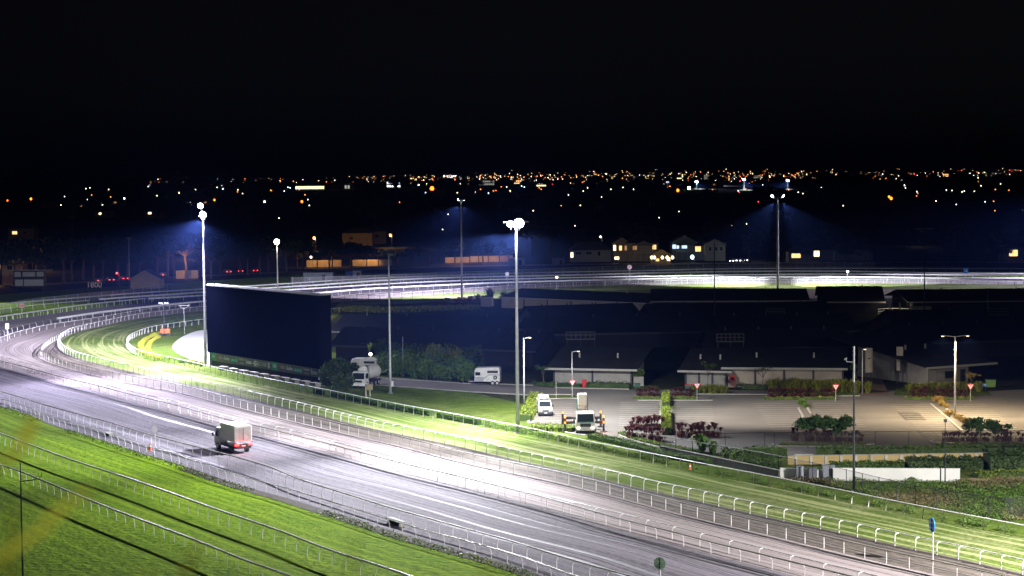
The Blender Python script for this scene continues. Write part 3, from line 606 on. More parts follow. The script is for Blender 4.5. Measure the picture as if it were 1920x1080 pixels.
# ------------------------------------------------------------------ buildings of the stable complex
M_RIB = pm('ribbed_wall_panels', (0.30, 0.29, 0.26), 0.7, c2=(0.25, 0.24, 0.22), scale=1.2)
M_PALE = pm('pale_block_wall', (0.42, 0.37, 0.31), 0.8, c2=(0.34, 0.30, 0.25), scale=0.7)
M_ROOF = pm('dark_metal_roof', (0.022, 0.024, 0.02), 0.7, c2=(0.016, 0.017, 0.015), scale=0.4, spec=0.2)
M_ROOFB = pm('blue_grey_roof', (0.012, 0.014, 0.022), 0.7, c2=(0.009, 0.010, 0.016), scale=0.5, spec=0.2)
M_FASC = pm('fascia', (0.42, 0.41, 0.38), 0.5)
def barn(a, b, depth, wh, rh, label, cat='stable building', group=None, over=1.0, bays=0, wall=M_RIB, roof=M_ROOF, ridge='along', doors=(), ribs=True, name='stable_building', mono=False, vents=2, windows=(), fasc=None):
    A, B = (G(*a) if not isinstance(a, Vector) else a), (G(*b) if not isinstance(b, Vector) else b); d, n, L = frame2(A, B)
    root = empty(name, A, 0, label, cat, group)
    w = LB(d, n); w.bx(0, L, 0, depth, 0, wh)
    if mono: w.add([w.P(0, 0.01, wh), w.P(0, depth, wh), w.P(0, depth, rh), w.P(L, 0.01, wh), w.P(L, depth, wh), w.P(L, depth, rh)], [(0, 2, 1), (3, 4, 5), (1, 2, 5, 4)])
    elif ridge == 'along': w.add([w.P(0, 0, wh), w.P(0, depth, wh), w.P(0, depth/2, rh-0.05), w.P(L, 0, wh), w.P(L, depth, wh), w.P(L, depth/2, rh-0.05)], [(0, 2, 1), (3, 4, 5)])
    else: w.add([w.P(0, 0, wh), w.P(L, 0, wh), w.P(L/2, 0, rh-0.05), w.P(0, depth, wh), w.P(L, depth, wh), w.P(L/2, depth, rh-0.05)], [(0, 1, 2), (4, 3, 5)])
    if ribs:
        nb = max(2, int(L/1.6))
        for k in range(nb+1): w.bx(L*k/nb-0.03, L*k/nb+0.03, -0.03, 0, 0, wh)
    w.build('wall', wall, root)
    r = LB(d, n); o_ = over; th = 0.14
    def slab(P1, P2, P3, P4):
        up = Vector((0, 0, th)); q = [P1, P2, P3, P4]; r.add(q+[v+up for v in q], [(3, 2, 1, 0), (4, 5, 6, 7), (0, 1, 5, 4), (1, 2, 6, 5), (2, 3, 7, 6), (3, 0, 4, 7)])
    if mono:
        s = (rh-wh)/depth; slab(r.P(-o_, -o_, wh-o_*s+.02), r.P(L+o_, -o_, wh-o_*s+.02), r.P(L+o_, depth+o_, rh+o_*s+.02), r.P(-o_, depth+o_, rh+o_*s+.02))
    elif ridge == 'along':
        s = (rh-wh)/(depth/2); slab(r.P(-o_, -o_, wh-o_*s), r.P(L+o_, -o_, wh-o_*s), r.P(L+o_, depth/2, rh), r.P(-o_, depth/2, rh)); slab(r.P(-o_, depth/2, rh), r.P(L+o_, depth/2, rh), r.P(L+o_, depth+o_, wh-o_*s), r.P(-o_, depth+o_, wh-o_*s))
    else:
        s = (rh-wh)/(L/2); slab(r.P(-o_, -o_, wh-o_*s), r.P(L/2, -o_, rh), r.P(L/2, depth+o_, rh), r.P(-o_, depth+o_, wh-o_*s)); slab(r.P(L/2, -o_, rh), r.P(L+o_, -o_, wh-o_*s), r.P(L+o_, depth+o_, wh-o_*s), r.P(L/2, depth+o_, rh))
    ro = r.build('roof', roof, root)
    if ridge == 'along' or mono:
        f = LB(d, n); f.bx(-o_-0.05, L+o_+0.05, -o_-0.12, -o_-0.003, wh-o_*s-0.12, wh-o_*s+0.2); f.build('gutter', fasc or M_FASC, root)
        for k in range(vents):
            v_ = LB(d, n)
            u = L*(k+0.5)/vents; zz = wh+ (rh-wh)*0.6 if mono else rh-0.3
            v_.bx(u-0.12, u+0.12, depth*0.45, depth*0.45+0.2, zz, zz+0.75)
            v_.build('roof_vent', fasc or M_FASC, ro)
    if bays:
        for k in range(bays+1):
            q = LB(d, n); u = L*k/bays; q.bx(u-0.14, u+0.14, -0.12, -0.035, 0, wh-0.08); q.build('wall_post', M_DARKM, root)
    for (u0, u1, z0, z1) in doors:
        q = LB(d, n); q.bx(u0*L, u1*L, -0.07, -0.032, z0, z1); q.build('door', M_DARKM, root)
    for (u0, u1, z0, z1) in windows:
        q = LB(d, n); q.bx(u0*L, u1*L, -0.08, -0.032, z0, z1); q.build('window', M_GLASS, root)
    return root
barn((1039, 721), (1184, 724), 9, 2.7, 4.6, 'low pale-walled stable block with dark roof facing the road, bins and hedge in front', bays=2, over=1.1, mono=True)
barn((1286, 725), (1361, 726.5), 9, 2.6, 4.6, 'stable block with grey panelled wall behind the row of bins and yield sign', bays=3, over=1.0, mono=True)
barn((1362, 726), (1580, 728), 10, 3.0, 4.8, 'long stable block with brick panel and red hose cabinet on its wall', bays=4, over=0.7, mono=True, wall=M_PALE)
barn((1740, 722), (1815, 716), 16, 3.3, 5.6, 'small office block with dark window, wide sloping roof and blue sign', 'office building', over=3.0, mono=True, windows=((0.42, 0.66, 0.8, 1.9),), doors=((0.8, 0.93, 0, 2.0),))
barn((940, 577), (1211, 590), 16, 2.6, 4.2, 'long pale-walled stable range with dark wall posts near the far turf', bays=6, over=0.4, wall=M_PALE)
o = barn((902, 575), (922, 575), 3.2, 2.2, 2.4, 'small grey hut beside spiky plants at the end of the long pale wall', 'hut', over=0.15, mono=True, wall=M_RIB, name='hut', vents=0)
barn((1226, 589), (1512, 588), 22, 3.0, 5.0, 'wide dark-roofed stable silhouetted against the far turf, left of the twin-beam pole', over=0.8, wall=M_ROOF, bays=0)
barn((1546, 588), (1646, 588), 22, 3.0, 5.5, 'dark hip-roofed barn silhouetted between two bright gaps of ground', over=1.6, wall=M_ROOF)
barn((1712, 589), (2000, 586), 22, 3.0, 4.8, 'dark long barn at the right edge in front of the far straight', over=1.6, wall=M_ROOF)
stab = [((630, 649), (935, 653), 15), ((630, 676), (890, 684), 10), ((1000, 656), (1330, 650), 16), ((1230, 626), (1560, 620), 15), ((1010, 629), (1200, 622), 12), ((1360, 652), (1600, 648), 15), ((1340, 684), (1590, 680), 12), ((1700, 674), (1960, 666), 14), ((1690, 642), (1990, 636), 15), ((900, 684), (1000, 688), 10)]
sl = ['left row nearest the far track', 'left row above the shrubs', 'middle row behind the low block', 'middle row under the yard pole', 'short one in the middle beside the long wall',
      'right of the middle pole', 'behind the brick-panelled block', 'behind the office at the right', 'far right beside the round yard', 'over the parked horse trailer']
for (a, b, dp), t in zip(stab, sl):
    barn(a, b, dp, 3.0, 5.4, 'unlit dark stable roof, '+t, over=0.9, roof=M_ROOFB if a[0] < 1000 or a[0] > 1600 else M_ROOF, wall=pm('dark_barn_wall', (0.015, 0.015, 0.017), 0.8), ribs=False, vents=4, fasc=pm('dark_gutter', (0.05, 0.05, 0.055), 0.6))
# walkway frames on the roofs and the lit round yard
def roof_frame(px, py, z, w, label):
    p = G(px, py, z); root = empty('roof_platform', p, 0, label, 'roof platform', 'railed platforms on the stable roofs')
    m_ = MB(); n = 6
    for k in range(n+1):
        x = w*k/n
        for y in (0, 1.2): m_.tube([(x, y, 0), (x, y, 1.1)], 0.035, 5)
    for zz in (0.55, 1.1):
        for y in (0, 1.2): m_.tube([(0, y, zz), (w, y, zz)], 0.035, 5)
        for x in (0, w): m_.tube([(x, 0, zz), (x, 1.2, zz)], 0.035, 5)
    m_.build('handrail', pm('dull_rail', (0.11, 0.11, 0.12), 0.6), root); MB().box((w/2, 0.6, -0.08), (w, 1.3, 0.1)).build('deck', MATS['dull_rail'], root)
    l_ = MB()
    for (x, y) in ((0.1, 0.1), (w-0.1, 0.1), (w/2, 0.6)): l_.tube([(x, y, -z+0.1), (x, y, -0.1)], 0.05, 5)
    l_.build('frame', M_DARKM, root)
roof_frame(1345, 640, 5.6, 4.2, 'small railed roof platform beside the middle unlit pole')
roof_frame(1062, 636, 5.6, 4.6, 'railed roof platform below the long pale wall')
roof_frame(1855, 590, 4.8, 3.6, 'railed roof platform on the dark barn at the right edge')
roof_frame(1438, 590, 5.0, 3.4, 'railed roof platform left of the twin-beam pole')
# round yard
p = G(1680, 590); ry = empty('round_yard', p, 0, 'open-sided round walking yard lit under the dark barn roof', 'round yard')
m_ = MB(); m_.tube([(0, 0, 0.0), (0, 0, 0.12)], 4.0, 32); m_.build('sand_ring', pm('yard_sand', (0.33, 0.28, 0.20), 0.9), ry)
m_ = MB()
for zz in (0.6, 1.15): m_.tube([(4.0*math.cos(a*math.pi/16), 4.0*math.sin(a*math.pi/16), zz) for a in range(33)], 0.05, 5, cap=False)
m_.build('ring_rail', M_WHITE, ry)
m_ = MB()
for a in range(12): m_.tube([(4.0*math.cos(a*math.pi/6), 4.0*math.sin(a*math.pi/6), 0), (4.0*math.cos(a*math.pi/6), 4.0*math.sin(a*math.pi/6), 1.15)], 0.04, 5)
m_.build('short_posts', M_WHITE, ry)['kind'] = 'stuff'
for x in (-2.2, 0, 2.6):
    MB().box((x, -4.3, 1.5), (0.3, 0.3, 3.0)).build('column', M_WHITE_OLD, ry)
plight('yard_lamp', Z(p, 3.0)+Vector((0, 1, 0)), 500, (1, 0.85, 0.6))
o = MB().box((0, 0, 1.25), (4.2, 2, 2.5)); o.box((0, 0, 2.55), (4.5, 2.3, 0.12)); wb = o.build('site_cabin', M_PALE, None, G(1726, 597)); tag(wb, 'plain pale cabin beside the lit round yard', 'cabin')
MB().box((0.9, -1.02, 1.0), (0.9, 0.06, 2.0)).build('door', M_DARKM, wb)
sheet('yard_ground', gp((1640, 604), (1760, 606), (1745, 590), (1650, 590)), 0.06, pm('yard_dirt', (0.20, 0.15, 0.09), 0.9))
sheet('bare_earth', gp((1510, 560), (1720, 560), (1720, 543), (1510, 543)), 0.075, pm('red_earth', (0.20, 0.12, 0.08), 0.9, c2=(0.14, 0.09, 0.06), scale=0.3))
sheet('bare_earth', gp((830, 568), (905, 570), (925, 556), (860, 556)), 0.075, MATS['red_earth'])
# hose cabinet, brick panel, seat
o = MB().box((0, 0, 1.4), (0.95, 0.25, 1.1)); o.box((0, 0.02, 0.5), (0.1, 0.1, 1.0)); hb_ = o.build('hose_cabinet', pm('red_paint', (0.45, 0.02, 0.015), 0.5), None, G(1373.5, 727.5)); tag(hb_, 'red fire hose cabinet in front of the pale wall', 'hose cabinet')
MB().disc((0, -0.14, 1.4), 0.3, (0, 1, 0), 0.04).build('emblem', M_BLACK, hb_)
# ------------------------------------------------------------------ wire fences
M_MESHW = bpy.data.materials.new('chain_link'); M_MESHW.use_nodes = True; nt = M_MESHW.node_tree; b = nt.nodes['Principled BSDF']; b.inputs['Base Color'].default_value = (0.05, 0.05, 0.05, 1); b.inputs['Metallic'].default_value = 0.3
b.inputs['Roughness'].default_value = 0.6
def meshmat(name, c, alpha):
    m = bpy.data.materials.new(name); m.use_nodes = True; nt = m.node_tree; b = nt.nodes['Principled BSDF']
    b.inputs['Base Color'].default_value = (*c, 1); b.inputs['Roughness'].default_value = 0.6; b.inputs['Alpha'].default_value = alpha; return m
M_LINKD = meshmat('dark_chain_link', (0.03, 0.03, 0.03), 0.22); M_LINKG = meshmat('grey_chain_link', (0.30, 0.30, 0.31), 0.33)
def fence(pxs, h, spacing, label, pm_=M_DARKM, link=M_LINKD, r=0.04, top=True, cat='wire fence', group='wire fences', z0=0.0):
    c = cr([G(x, y) for x, y in pxs], 1.0) if len(pxs) > 2 else resample([G(*pxs[0]), G(*pxs[1])], step=1.0)
    mid = c[len(c)//2]; root = empty('wire_fence', mid, 0, label, cat, group)
    c = [q-mid for q in c]; q = MB()
    for i in range(len(c)-1): q.add([Zp(c[i], 0.05), Zp(c[i+1], 0.05), Zp(c[i+1], h), Zp(c[i], h)], [(0, 1, 2, 3)])
    q.build('wire_mesh', link, root)
    if top: t = MB(); t.tube([Zp(v, h) for v in c[::2]+[c[-1]]], r*0.8, 5); t.build('top_rail', pm_, root)
    me = bpy.data.meshes.new('fence_post'); k = MB().tube([(0, 0, 0), (0, 0, h+0.04)], r, 6); me.from_pydata(k.v, [], k.f); me.materials.append(pm_)
    ps = posts_at(c, spacing)[:100]
    for (v, t_) in ps:
        o = bpy.data.objects.new('fence_post', me); col.objects.link(o); o.parent = root; o.location = Zp(v, 0)
    return root
fence([(1231, 849), (1300, 861), (1400, 878), (1455, 889), (1560, 911), (1660, 936), (1760, 958), (1885, 975)], 2.0, 2.9, 'black wire fence running down behind the hedge to the weedy bank')
fence([(1885, 976), (1990, 962)], 2.0, 3.0, 'short black wire fence turning off at the right edge over the weeds')
fence([(1350, 845), (1442, 843.5)], 2.0, 4.6, 'black wire fence of the car park left part, behind the big-leaved plants')
fence([(1442, 843), (1700, 840), (1940, 838)], 1.95, 3.9, 'long black wire fence along the lower edge of the car park')
fence([(1130, 536.5), (1300, 534), (1462, 533), (1700, 533), (1960, 537)], 1.9, 4.5, 'pale wire fence on the green strip of the far straight', M_GALV, M_LINKG, 0.05)
fence([(620, 572), (700, 567), (800, 560), (900, 553), (1000, 547), (1130, 541)], 2.2, 3.8, 'dark wire fence across the pale sand right of the screen', r=0.045)
fence([(-60, 592), (0, 588), (60, 577), (150, 567), (240, 558), (320, 548)], 2.2, 5.0, 'grey wire fence at the far left under the dark trees', M_GALV, M_LINKG, 0.05)
fence([(545, 536), (700, 531), (830, 526), (1000, 519), (1200, 511), (1400, 507), (1640, 505)], 2.4, 5.2, 'long grey wire fence behind the far straight below the houses', M_GALV, M_LINKG, 0.06)
# ------------------------------------------------------------------ plants
def leafmat(name, c, c2, rough=0.55):
    m = bpy.data.materials.new(name); m.use_nodes = True; nt = m.node_tree; b = nt.nodes['Principled BSDF']
    g_ = node(nt, 'ShaderNodeNewGeometry'); x = node(nt, 'ShaderNodeMix'); x.data_type = 'RGBA'; x.inputs['A'].default_value = (*c, 1); x.inputs['B'].default_value = (*c2, 1)
    nt.links.new(g_.outputs['Random Per Island'], x.inputs['Factor']); nt.links.new(x.outputs['Result'], b.inputs['Base Color']); b.inputs['Roughness'].default_value = rough; b.inputs['Specular IOR Level'].default_value = 0.25
    return m
L_DARK = leafmat('dark_leaves', (0.025, 0.05, 0.012), (0.05, 0.085, 0.02)); L_HEDGE = leafmat('hedge_leaves', (0.05, 0.11, 0.015), (0.10, 0.17, 0.03))
L_LIME = leafmat('lime_leaves', (0.13, 0.20, 0.02), (0.22, 0.27, 0.03)); L_RED = leafmat('red_cordyline_leaves', (0.055, 0.016, 0.018), (0.11, 0.033, 0.033))
L_YEL = leafmat('yellow_flowering_leaves', (0.34, 0.29, 0.02), (0.20, 0.24, 0.03)); L_STRAP = leafmat('strappy_leaves', (0.10, 0.14, 0.015), (0.26, 0.25, 0.04))
L_WEED = leafmat('weed_leaves', (0.03, 0.09, 0.012), (0.13, 0.21, 0.03)); L_FRG = leafmat('tree_leaves', (0.03, 0.08, 0.02), (0.07, 0.13, 0.03))
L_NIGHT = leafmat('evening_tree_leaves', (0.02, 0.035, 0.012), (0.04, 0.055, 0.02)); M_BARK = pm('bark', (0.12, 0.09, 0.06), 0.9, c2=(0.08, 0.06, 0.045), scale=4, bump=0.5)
L_ORG = leafmat('rusty_shrub_leaves', (0.22, 0.14, 0.03), (0.30, 0.22, 0.05))
rn = random.Random(5)
def rdir(r=rn):
    while True:
        v = Vector((r.uniform(-1, 1), r.uniform(-1, 1), r.uniform(-1, 1)))
        if 0.05 < v.length < 1: return v.normalized()
def leaf(mb, p, s, r=rn, asp=0.55):
    a = rdir(r); b_ = a.cross(rdir(r)).normalized(); a = a*s; b_ = b_*s*asp
    mb.add([p-a*0.5, p+b_*0.5, p+a*0.5, p-b_*0.5], [(0, 1, 2, 3)])
def blob(mb, c, rx, ry, rz, n, s, r=rn, shell=0.55):
    for _ in range(n):
        d = rdir(r); k = shell+(1-shell)*r.random(); leaf(mb, Vector((c[0]+d.x*rx*k, c[1]+d.y*ry*k, c[2]+d.z*rz*k)), s*r.uniform(0.6, 1.3), r)
def blade(mb, p, ang, lean, ln_, w, r=rn):
    d = Vector((math.cos(ang), math.sin(ang), 0)); sd_ = Vector((-d.y, d.x, 0))*w/2
    m1 = p+d*ln_*lean*0.45+Vector((0, 0, ln_*0.75)); tip = p+d*ln_*lean+Vector((0, 0, ln_*(0.95-0.5*lean)))
    mb.add([p-sd_*0.6, p+sd_*0.6, m1+sd_, m1-sd_, tip], [(0, 1, 2, 3), (3, 2, 4)])
def hedge(pxs, w, h, label, mat=L_HEDGE, dens=110, leafs=0.16, cat='hedge', group=None, inward=0.0, curve=None, rough=0.06, name='hedge'):
    c = curve or (cr([G(*q) for q in pxs], 0.5) if len(pxs) > 2 else resample([G(*pxs[0]), G(*pxs[1])], step=0.5))
    mid = Zp(c[len(c)//2]); c = [Zp(q)-mid for q in c]; L = sum((c[i+1]-c[i]).length for i in range(len(c)-1))
    root = empty(name, mid, 0, label, cat, group); mb = MB(); n = int(L*dens*(w+h)/1.4); r = random.Random(sum(map(ord, label)) % 999)
    ph = r.uniform(0, 9)
    for _ in range(n):
        t = r.random()*(len(c)-1); i = min(int(t), len(c)-2); p = c[i].lerp(c[i+1], t-i); d = (c[i+1]-c[i]).normalized(); s = Vector((-d.y, d.x, 0))
        hh = h*(1+0.10*math.sin(t*1.7+ph)+0.07*math.sin(t*4.1)); f = r.random()
        if f < 0.5: q = p+s*r.uniform(-w/2, w/2)+Vector((0, 0, hh+r.gauss(0, rough)))
        else: q = p+s*(w/2)*r.choice((-1, 1))*(1+r.gauss(0, 0.08))+Vector((0, 0, r.uniform(0.05, hh)))
        leaf(mb, q, leafs*r.uniform(0.7, 1.4), r)
    core = MB()
    A_ = offset(c, w*0.42); B_ = offset(c, -w*0.42); k = max(1, len(c)//30)
    idx = list(range(0, len(c), k)); 
    if idx[-1] != len(c)-1: idx.append(len(c)-1)
    for a, b_ in zip(idx, idx[1:]):
        P = [A_[a], A_[b_], B_[b_], B_[a]]; core.add([Zp(v, 0) for v in P]+[Zp(v, h*0.88) for v in P], [(7, 6, 5, 4), (0, 4, 5, 1), (1, 5, 6, 2), (2, 6, 7, 3), (3, 7, 4, 0)])
    core.build('branches', L_DARK, root); mb.build('foliage', mat, root); return root
def shrub_mesh(name, kind, mat, n, s=0.2, seed=1, rx=1.0, rz=0.8):
    """unit shrub meshes shared by copies: foliage only, base at z = 0"""
    r = random.Random(seed); mb = MB()
    if kind == 'ball': blob(mb, (0, 0, rz*0.62), rx, rx, rz*0.62, n, s, r, 0.5)
    elif kind == 'lumpy':
        for _ in range(6):
            a = r.uniform(0, 6.28); q = r.uniform(0, 0.6)*rx; blob(mb, (q*math.cos(a), q*math.sin(a), rz*r.uniform(0.35, 0.8)), rx*0.55, rx*0.55, rz*0.4, n//6, s, r, 0.3)
    elif kind == 'spiky':
        for _ in range(n): blade(mb, Vector((r.gauss(0, 0.15)*rx, r.gauss(0, 0.15)*rx, rz*r.uniform(0, 0.25))), r.uniform(0, 6.28), r.uniform(0.1, 1.1), rz*r.uniform(0.6, 1.15), s, r)
    elif kind == 'cordyline':
        for k in range(4):
            a = r.uniform(0, 6.28); q = Vector((0.35*rx*math.cos(a), 0.35*rx*math.sin(a), rz*r.uniform(0.45, 0.75)))
            for _ in range(n//4): blade(mb, q, r.uniform(0, 6.28), r.uniform(0.2, 1.1), rz*r.uniform(0.25, 0.42), s, r)
        for _ in range(n//3): blade(mb, Vector((r.gauss(0, 0.2), r.gauss(0, 0.2), 0.1)), r.uniform(0, 6.28), r.uniform(0.3, 1.0), rz*r.uniform(0.3, 0.55), s, r)
    me = bpy.data.meshes.new(name); me.from_pydata(mb.v, [], mb.f); me.materials.append(mat); return me
def stem_mesh(name, h, r, k=4, seed=3):
    q = random.Random(seed); mb = MB()
    for i in range(k):
        a = 6.28*i/k; x = 0.3*q.random(); mb.tube([(0.05*math.cos(a), 0.05*math.sin(a), 0), (x*math.cos(a), x*math.sin(a), h)], [r, r*0.6], 5)
    me = bpy.data.meshes.new(name); me.from_pydata(mb.v, [], mb.f); me.materials.append(M_BARK); return me
def plant(name, loc, fol, stem, scale, label, cat, group=None, rz=None):
    root = empty(name, loc, rn.uniform(0, 6.28) if rz is None else rz, label, cat, group); root.scale = scale if isinstance(scale, tuple) else (scale,)*3
    for nm, me in (('foliage', fol), ('stems', stem)):
        if me: o = bpy.data.objects.new(nm, me); col.objects.link(o); o.parent = root
    return root
STEM = stem_mesh('stems', 0.7, 0.035)
BALLS = [shrub_mesh('clipped_bush', 'ball', L_HEDGE, 420, 0.17, s) for s in (1, 2)]
SPK = [shrub_mesh('strappy_bush', 'spiky', L_STRAP, 150, 0.07, s, 1.0, 1.3) for s in (3, 4)]
CORD = [shrub_mesh('cordyline', 'cordyline', L_RED, 130, 0.075, s, 1.0, 1.5) for s in (5, 6, 7)]
LUMP = [shrub_mesh('loose_bush', 'lumpy', L_HEDGE, 700, 0.2, s, 1.1, 1.5) for s in (8, 9)]
LUMPD = [shrub_mesh('dark_bush', 'lumpy', L_DARK, 700, 0.22, s, 1.1, 1.6) for s in (10, 11)]
LUMPY = [shrub_mesh('yellow_shrub', 'lumpy', L_YEL, 300, 0.16, 12, 0.8, 0.8)]
LUMPO = [shrub_mesh('rusty_shrub', 'lumpy', L_ORG, 500, 0.17, s, 0.9, 0.9) for s in (13, 14)]
BIGLF = shrub_mesh('broad_leaves', 'spiky', L_HEDGE, 46, 0.34, 15, 1.0, 1.6)
WEED = [shrub_mesh('weed_clump', 'lumpy', L_WEED, 260, 0.13, s, 0.8, 0.6) for s in (16, 17)]
def row(a, b, n, meshes, sc, label, cat, group, name, jit=0.2, stem=STEM):
    A, B = G(*a), G(*b)
    for i in range(n):
        p = A.lerp(B, (i+0.5)/n)+Vector((rn.gauss(0, jit), rn.gauss(0, jit), 0)); plant(name, p, rn.choice(meshes), stem, sc*rn.uniform(0.8, 1.2), label, cat, group)
# hedge behind the white inner rail
def sub(curve, x0, x1):
    out = []
    for p in curve:
        v = p-EYE; x = 960+v.dot(RT)/v.dot(fw)*FP
        if x0 <= x <= x1 and p.y < 420: out.append(p)
    return out
C7n = [p for p in C7 if p.y < 345]
for (x0, x1, t) in ((574, 600, 'short clipped hedge block at the right foot of the dark screen'), (606, 700, 'long clipped hedge behind the white rail, between screen and sign post'), (704, 800, 'long clipped hedge behind the white rail below the grey unlit pole'), (804, 888, 'clipped hedge behind the white rail left of the bright tall pole')):
    hedge(None, 0.8, 0.75, t, L_HEDGE, 120, 0.15, curve=offset(sub(C7n, x0, x1), -1.15))
cc = offset(sub(C7n, 892, 1236), -1.2)
for (p, t_) in posts_at(cc, 1.35): plant('clipped_bush', Zp(p), rn.choice(BALLS), STEM, rn.uniform(0.5, 0.8), 'round clipped bush in the row behind the white rail below the car park', 'bush', 'clipped bushes behind the white rail')
cc = offset(sub(C7n, 1240, 1940), -1.3)
for (p, t_) in posts_at(cc, 1.7):
    if rn.random() < 0.75: plant('low_bush', Zp(p)+Vector((rn.gauss(0, .3), rn.gauss(0, .3), 0)), rn.choice(WEED+BALLS), STEM, rn.uniform(0.4, 0.8), 'low straggly bush on the bare earth behind the white rail at the right', 'bush', 'low bushes behind the right end of the rail')
hedge([(1006, 748), (996, 768), (985, 790)], 1.7, 0.9, 'bright lime hedge beside the kerb left of the white van', L_LIME, 70, 0.2)
hedge([(1000, 805), (1080, 808)], 3.6, 0.6, 'wide bright lime hedge bed between the rail and the crane truck', L_LIME, 60, 0.2)
hedge([(1110, 822), (1180, 838), (1250, 858), (1330, 872)], 1.4, 0.6, 'low green hedge curving from the truck to the grey wall', L_HEDGE, 70, 0.18)
hedge([(1248.5, 748), (1248, 768)], 1.0, 1.1, 'upper clipped hedge strip between the two middle parking bays', L_LIME, 70, 0.18)
hedge([(1248.5, 777), (1249, 817)], 1.1, 1.1, 'lower clipped hedge strip between the two middle parking bays', L_LIME, 70, 0.18)
G1, G2 = 'red cordylines in the car park beds', 'ground cover strips of the car park beds'
def bed(x0, x1, y, n, where, lime=True, sc=0.9, two=True):
    row((x0, y-5), (x1, y-5), n, CORD, sc, 'dark red spiky cordyline in the planted bed '+where, 'cordyline', G1+' '+where, 'cordyline', 0.3)
    if lime: hedge([(x0-8, y), (x1+6, y)], 0.9, 0.4, 'low yellow-green ground cover edging the bed '+where, L_LIME, 60, 0.16, 'ground cover', name='ground_cover')
bed(1195, 1238, 749, 8, 'left of the upper hedge strip'); bed(1262, 1300, 749, 7, 'under the yield sign by the red-lidded bins')
bed(1440, 1562, 750, 19, 'below the long brick-panelled block'); bed(1704, 1820, 750, 18, 'below the small office')
bed(1178, 1238, 812, 11, 'below the left parking bays', False, 1.15); row((1180, 822), (1236, 830), 8, CORD, 1.1, 'dark red spiky cordyline in the bed below the left parking bays', 'cordyline', G1+' below the left parking bays', 'cordyline', 0.3)
bed(1268, 1338, 826, 13, 'left of the broad-leaved plants', False, 1.1)
hedge([(1165, 815), (1200, 828), (1260, 842), (1310, 850)], 1.1, 0.4, 'curved ground cover strip under the cordylines right of the truck', L_LIME, 55, 0.16, 'ground cover', name='ground_cover')
kerb((1172, 809), (1160, 813), (1164, 819), (1200, 831), (1260, 846)); kerb((1448, 834), (1460, 838), (1540, 838.5), (1640, 834), (1632, 832)); kerb((1760, 835), (1744, 830), (1752, 826)); 
kerb((1238.5, 755), (1239, 810)); kerb((1257.5, 755), (1260, 810)); kerb((1497, 766), (1508, 787)); kerb((1511, 760), (1520, 777)); kerb((1745, 758), (1810, 815)); kerb((1775, 768), (1786, 777))
row((1490, 828), (1612, 829), 15, CORD, 0.95, 'dark cordyline standing under the spreading tree, behind the wire fence', 'cordyline', 'cordylines under the left spreading tree', 'cordyline', 0.4)
row((1768, 829), (1908, 829), 18, CORD, 0.95, 'dark cordyline under the right-hand tree by the wire fence', 'cordyline', 'cordylines under the right tree', 'cordyline', 0.4)
hedge([(1462, 836), (1540, 837), (1622, 835)], 1.3, 0.35, 'dull ground cover in the bed under the left spreading tree', L_STRAP, 50, 0.17, 'ground cover', name='ground_cover')
hedge([(1756, 834), (1840, 836), (1915, 835)], 1.3, 0.35, 'dull ground cover in the bed under the right tree', L_STRAP, 50, 0.17, 'ground cover', name='ground_cover')
row((1505, 758), (1502, 768), 3, LUMP, 0.65, 'small bush on the divider below the long bed', 'bush', 'bushes on the left divider', 'bush', 0.2)
row((1756, 752), (1772, 766), 5, LUMPO, 0.95, 'rusty and yellow shrub on the divider above the lit lamp post', 'shrub', 'rusty shrubs on the right divider, upper part', 'shrub', 0.25)
row((1784, 778), (1822, 806), 8, LUMPO, 0.95, 'rusty yellow shrub on the divider below the lit lamp post', 'shrub', 'rusty shrubs on the right divider, lower part', 'shrub', 0.25)
row((1446, 733), (1618, 737), 26, SPK, 1.25, 'tall strappy yellow-green plant in the big clump before the brick-panelled block', 'strappy plant', 'strappy plants left of the dirt path', 'strappy_plant', 0.5)
row((1455, 729), (1600, 731), 26, SPK, 1.05, 'tall strappy yellow-green plant in the big clump before the brick-panelled block', 'strappy plant', 'strappy plants left of the dirt path', 'strappy_plant', 0.5)
row((1697, 737), (1838, 734), 26, SPK, 1.05, 'strappy yellow-green plant in the clump before the small office', 'strappy plant', 'strappy plants before the office', 'strappy_plant', 0.5)
row((1300, 737), (1360, 738), 11, SPK, 0.9, 'small leafy plant before the grey panelled wall', 'leafy plant', 'leafy plants before the grey panelled wall', 'leafy_plant', 0.3)
hedge([(1100, 727), (1182, 729)], 1.2, 0.9, 'dark low hedge in front of the low pale block', L_DARK, 50, 0.2); hedge([(1000, 723), (1090, 727)], 1.0, 0.6, 'dark ground hedge left of the red bin', L_DARK, 50, 0.2)
hedge([(1392, 729), (1440, 730)], 1.2, 0.7, 'dark low hedge before the brick panel wall', L_DARK, 50, 0.2)
plant('broad_leaved_plant', G(1316, 849), BIGLF, STEM, 1.25, 'large broad-leaved plant over the grey wall, taller of the two', 'leafy plant'); plant('broad_leaved_plant', G(1336, 852), BIGLF, STEM, 0.9, 'paler broad-leaved plant right of the taller one over the grey wall', 'leafy plant')
row((1352, 860), (1400, 868), 5, [BIGLF], 0.75, 'low broad-leaved plant spilling over the grey wall', 'leafy plant', 'low broad-leaved plants on the grey wall', 'broad_leaved_plant', 0.3)
hedge([(1394, 856), (1475, 856)], 2.0, 1.0, 'clipped hedge above the sloping bushes at the left end of the yellow wall', L_HEDGE, 60, 0.2)
hedge([(1378, 872), (1420, 876), (1462, 878)], 2.8, 0.8, 'wide bushy hedge behind the grey wall and left of the cabinets', L_HEDGE, 90, 0.22)
hedge([(1530, 853.5), (1700, 853), (1874, 851)], 1.5, 0.9, 'long dark clipped hedge below the car park wire fence', L_HEDGE, 90, 0.2)
hedge([(1882, 851), (1990, 850)], 1.5, 0.9, 'dark clipped hedge at the right edge after the gap', L_DARK, 90, 0.2)
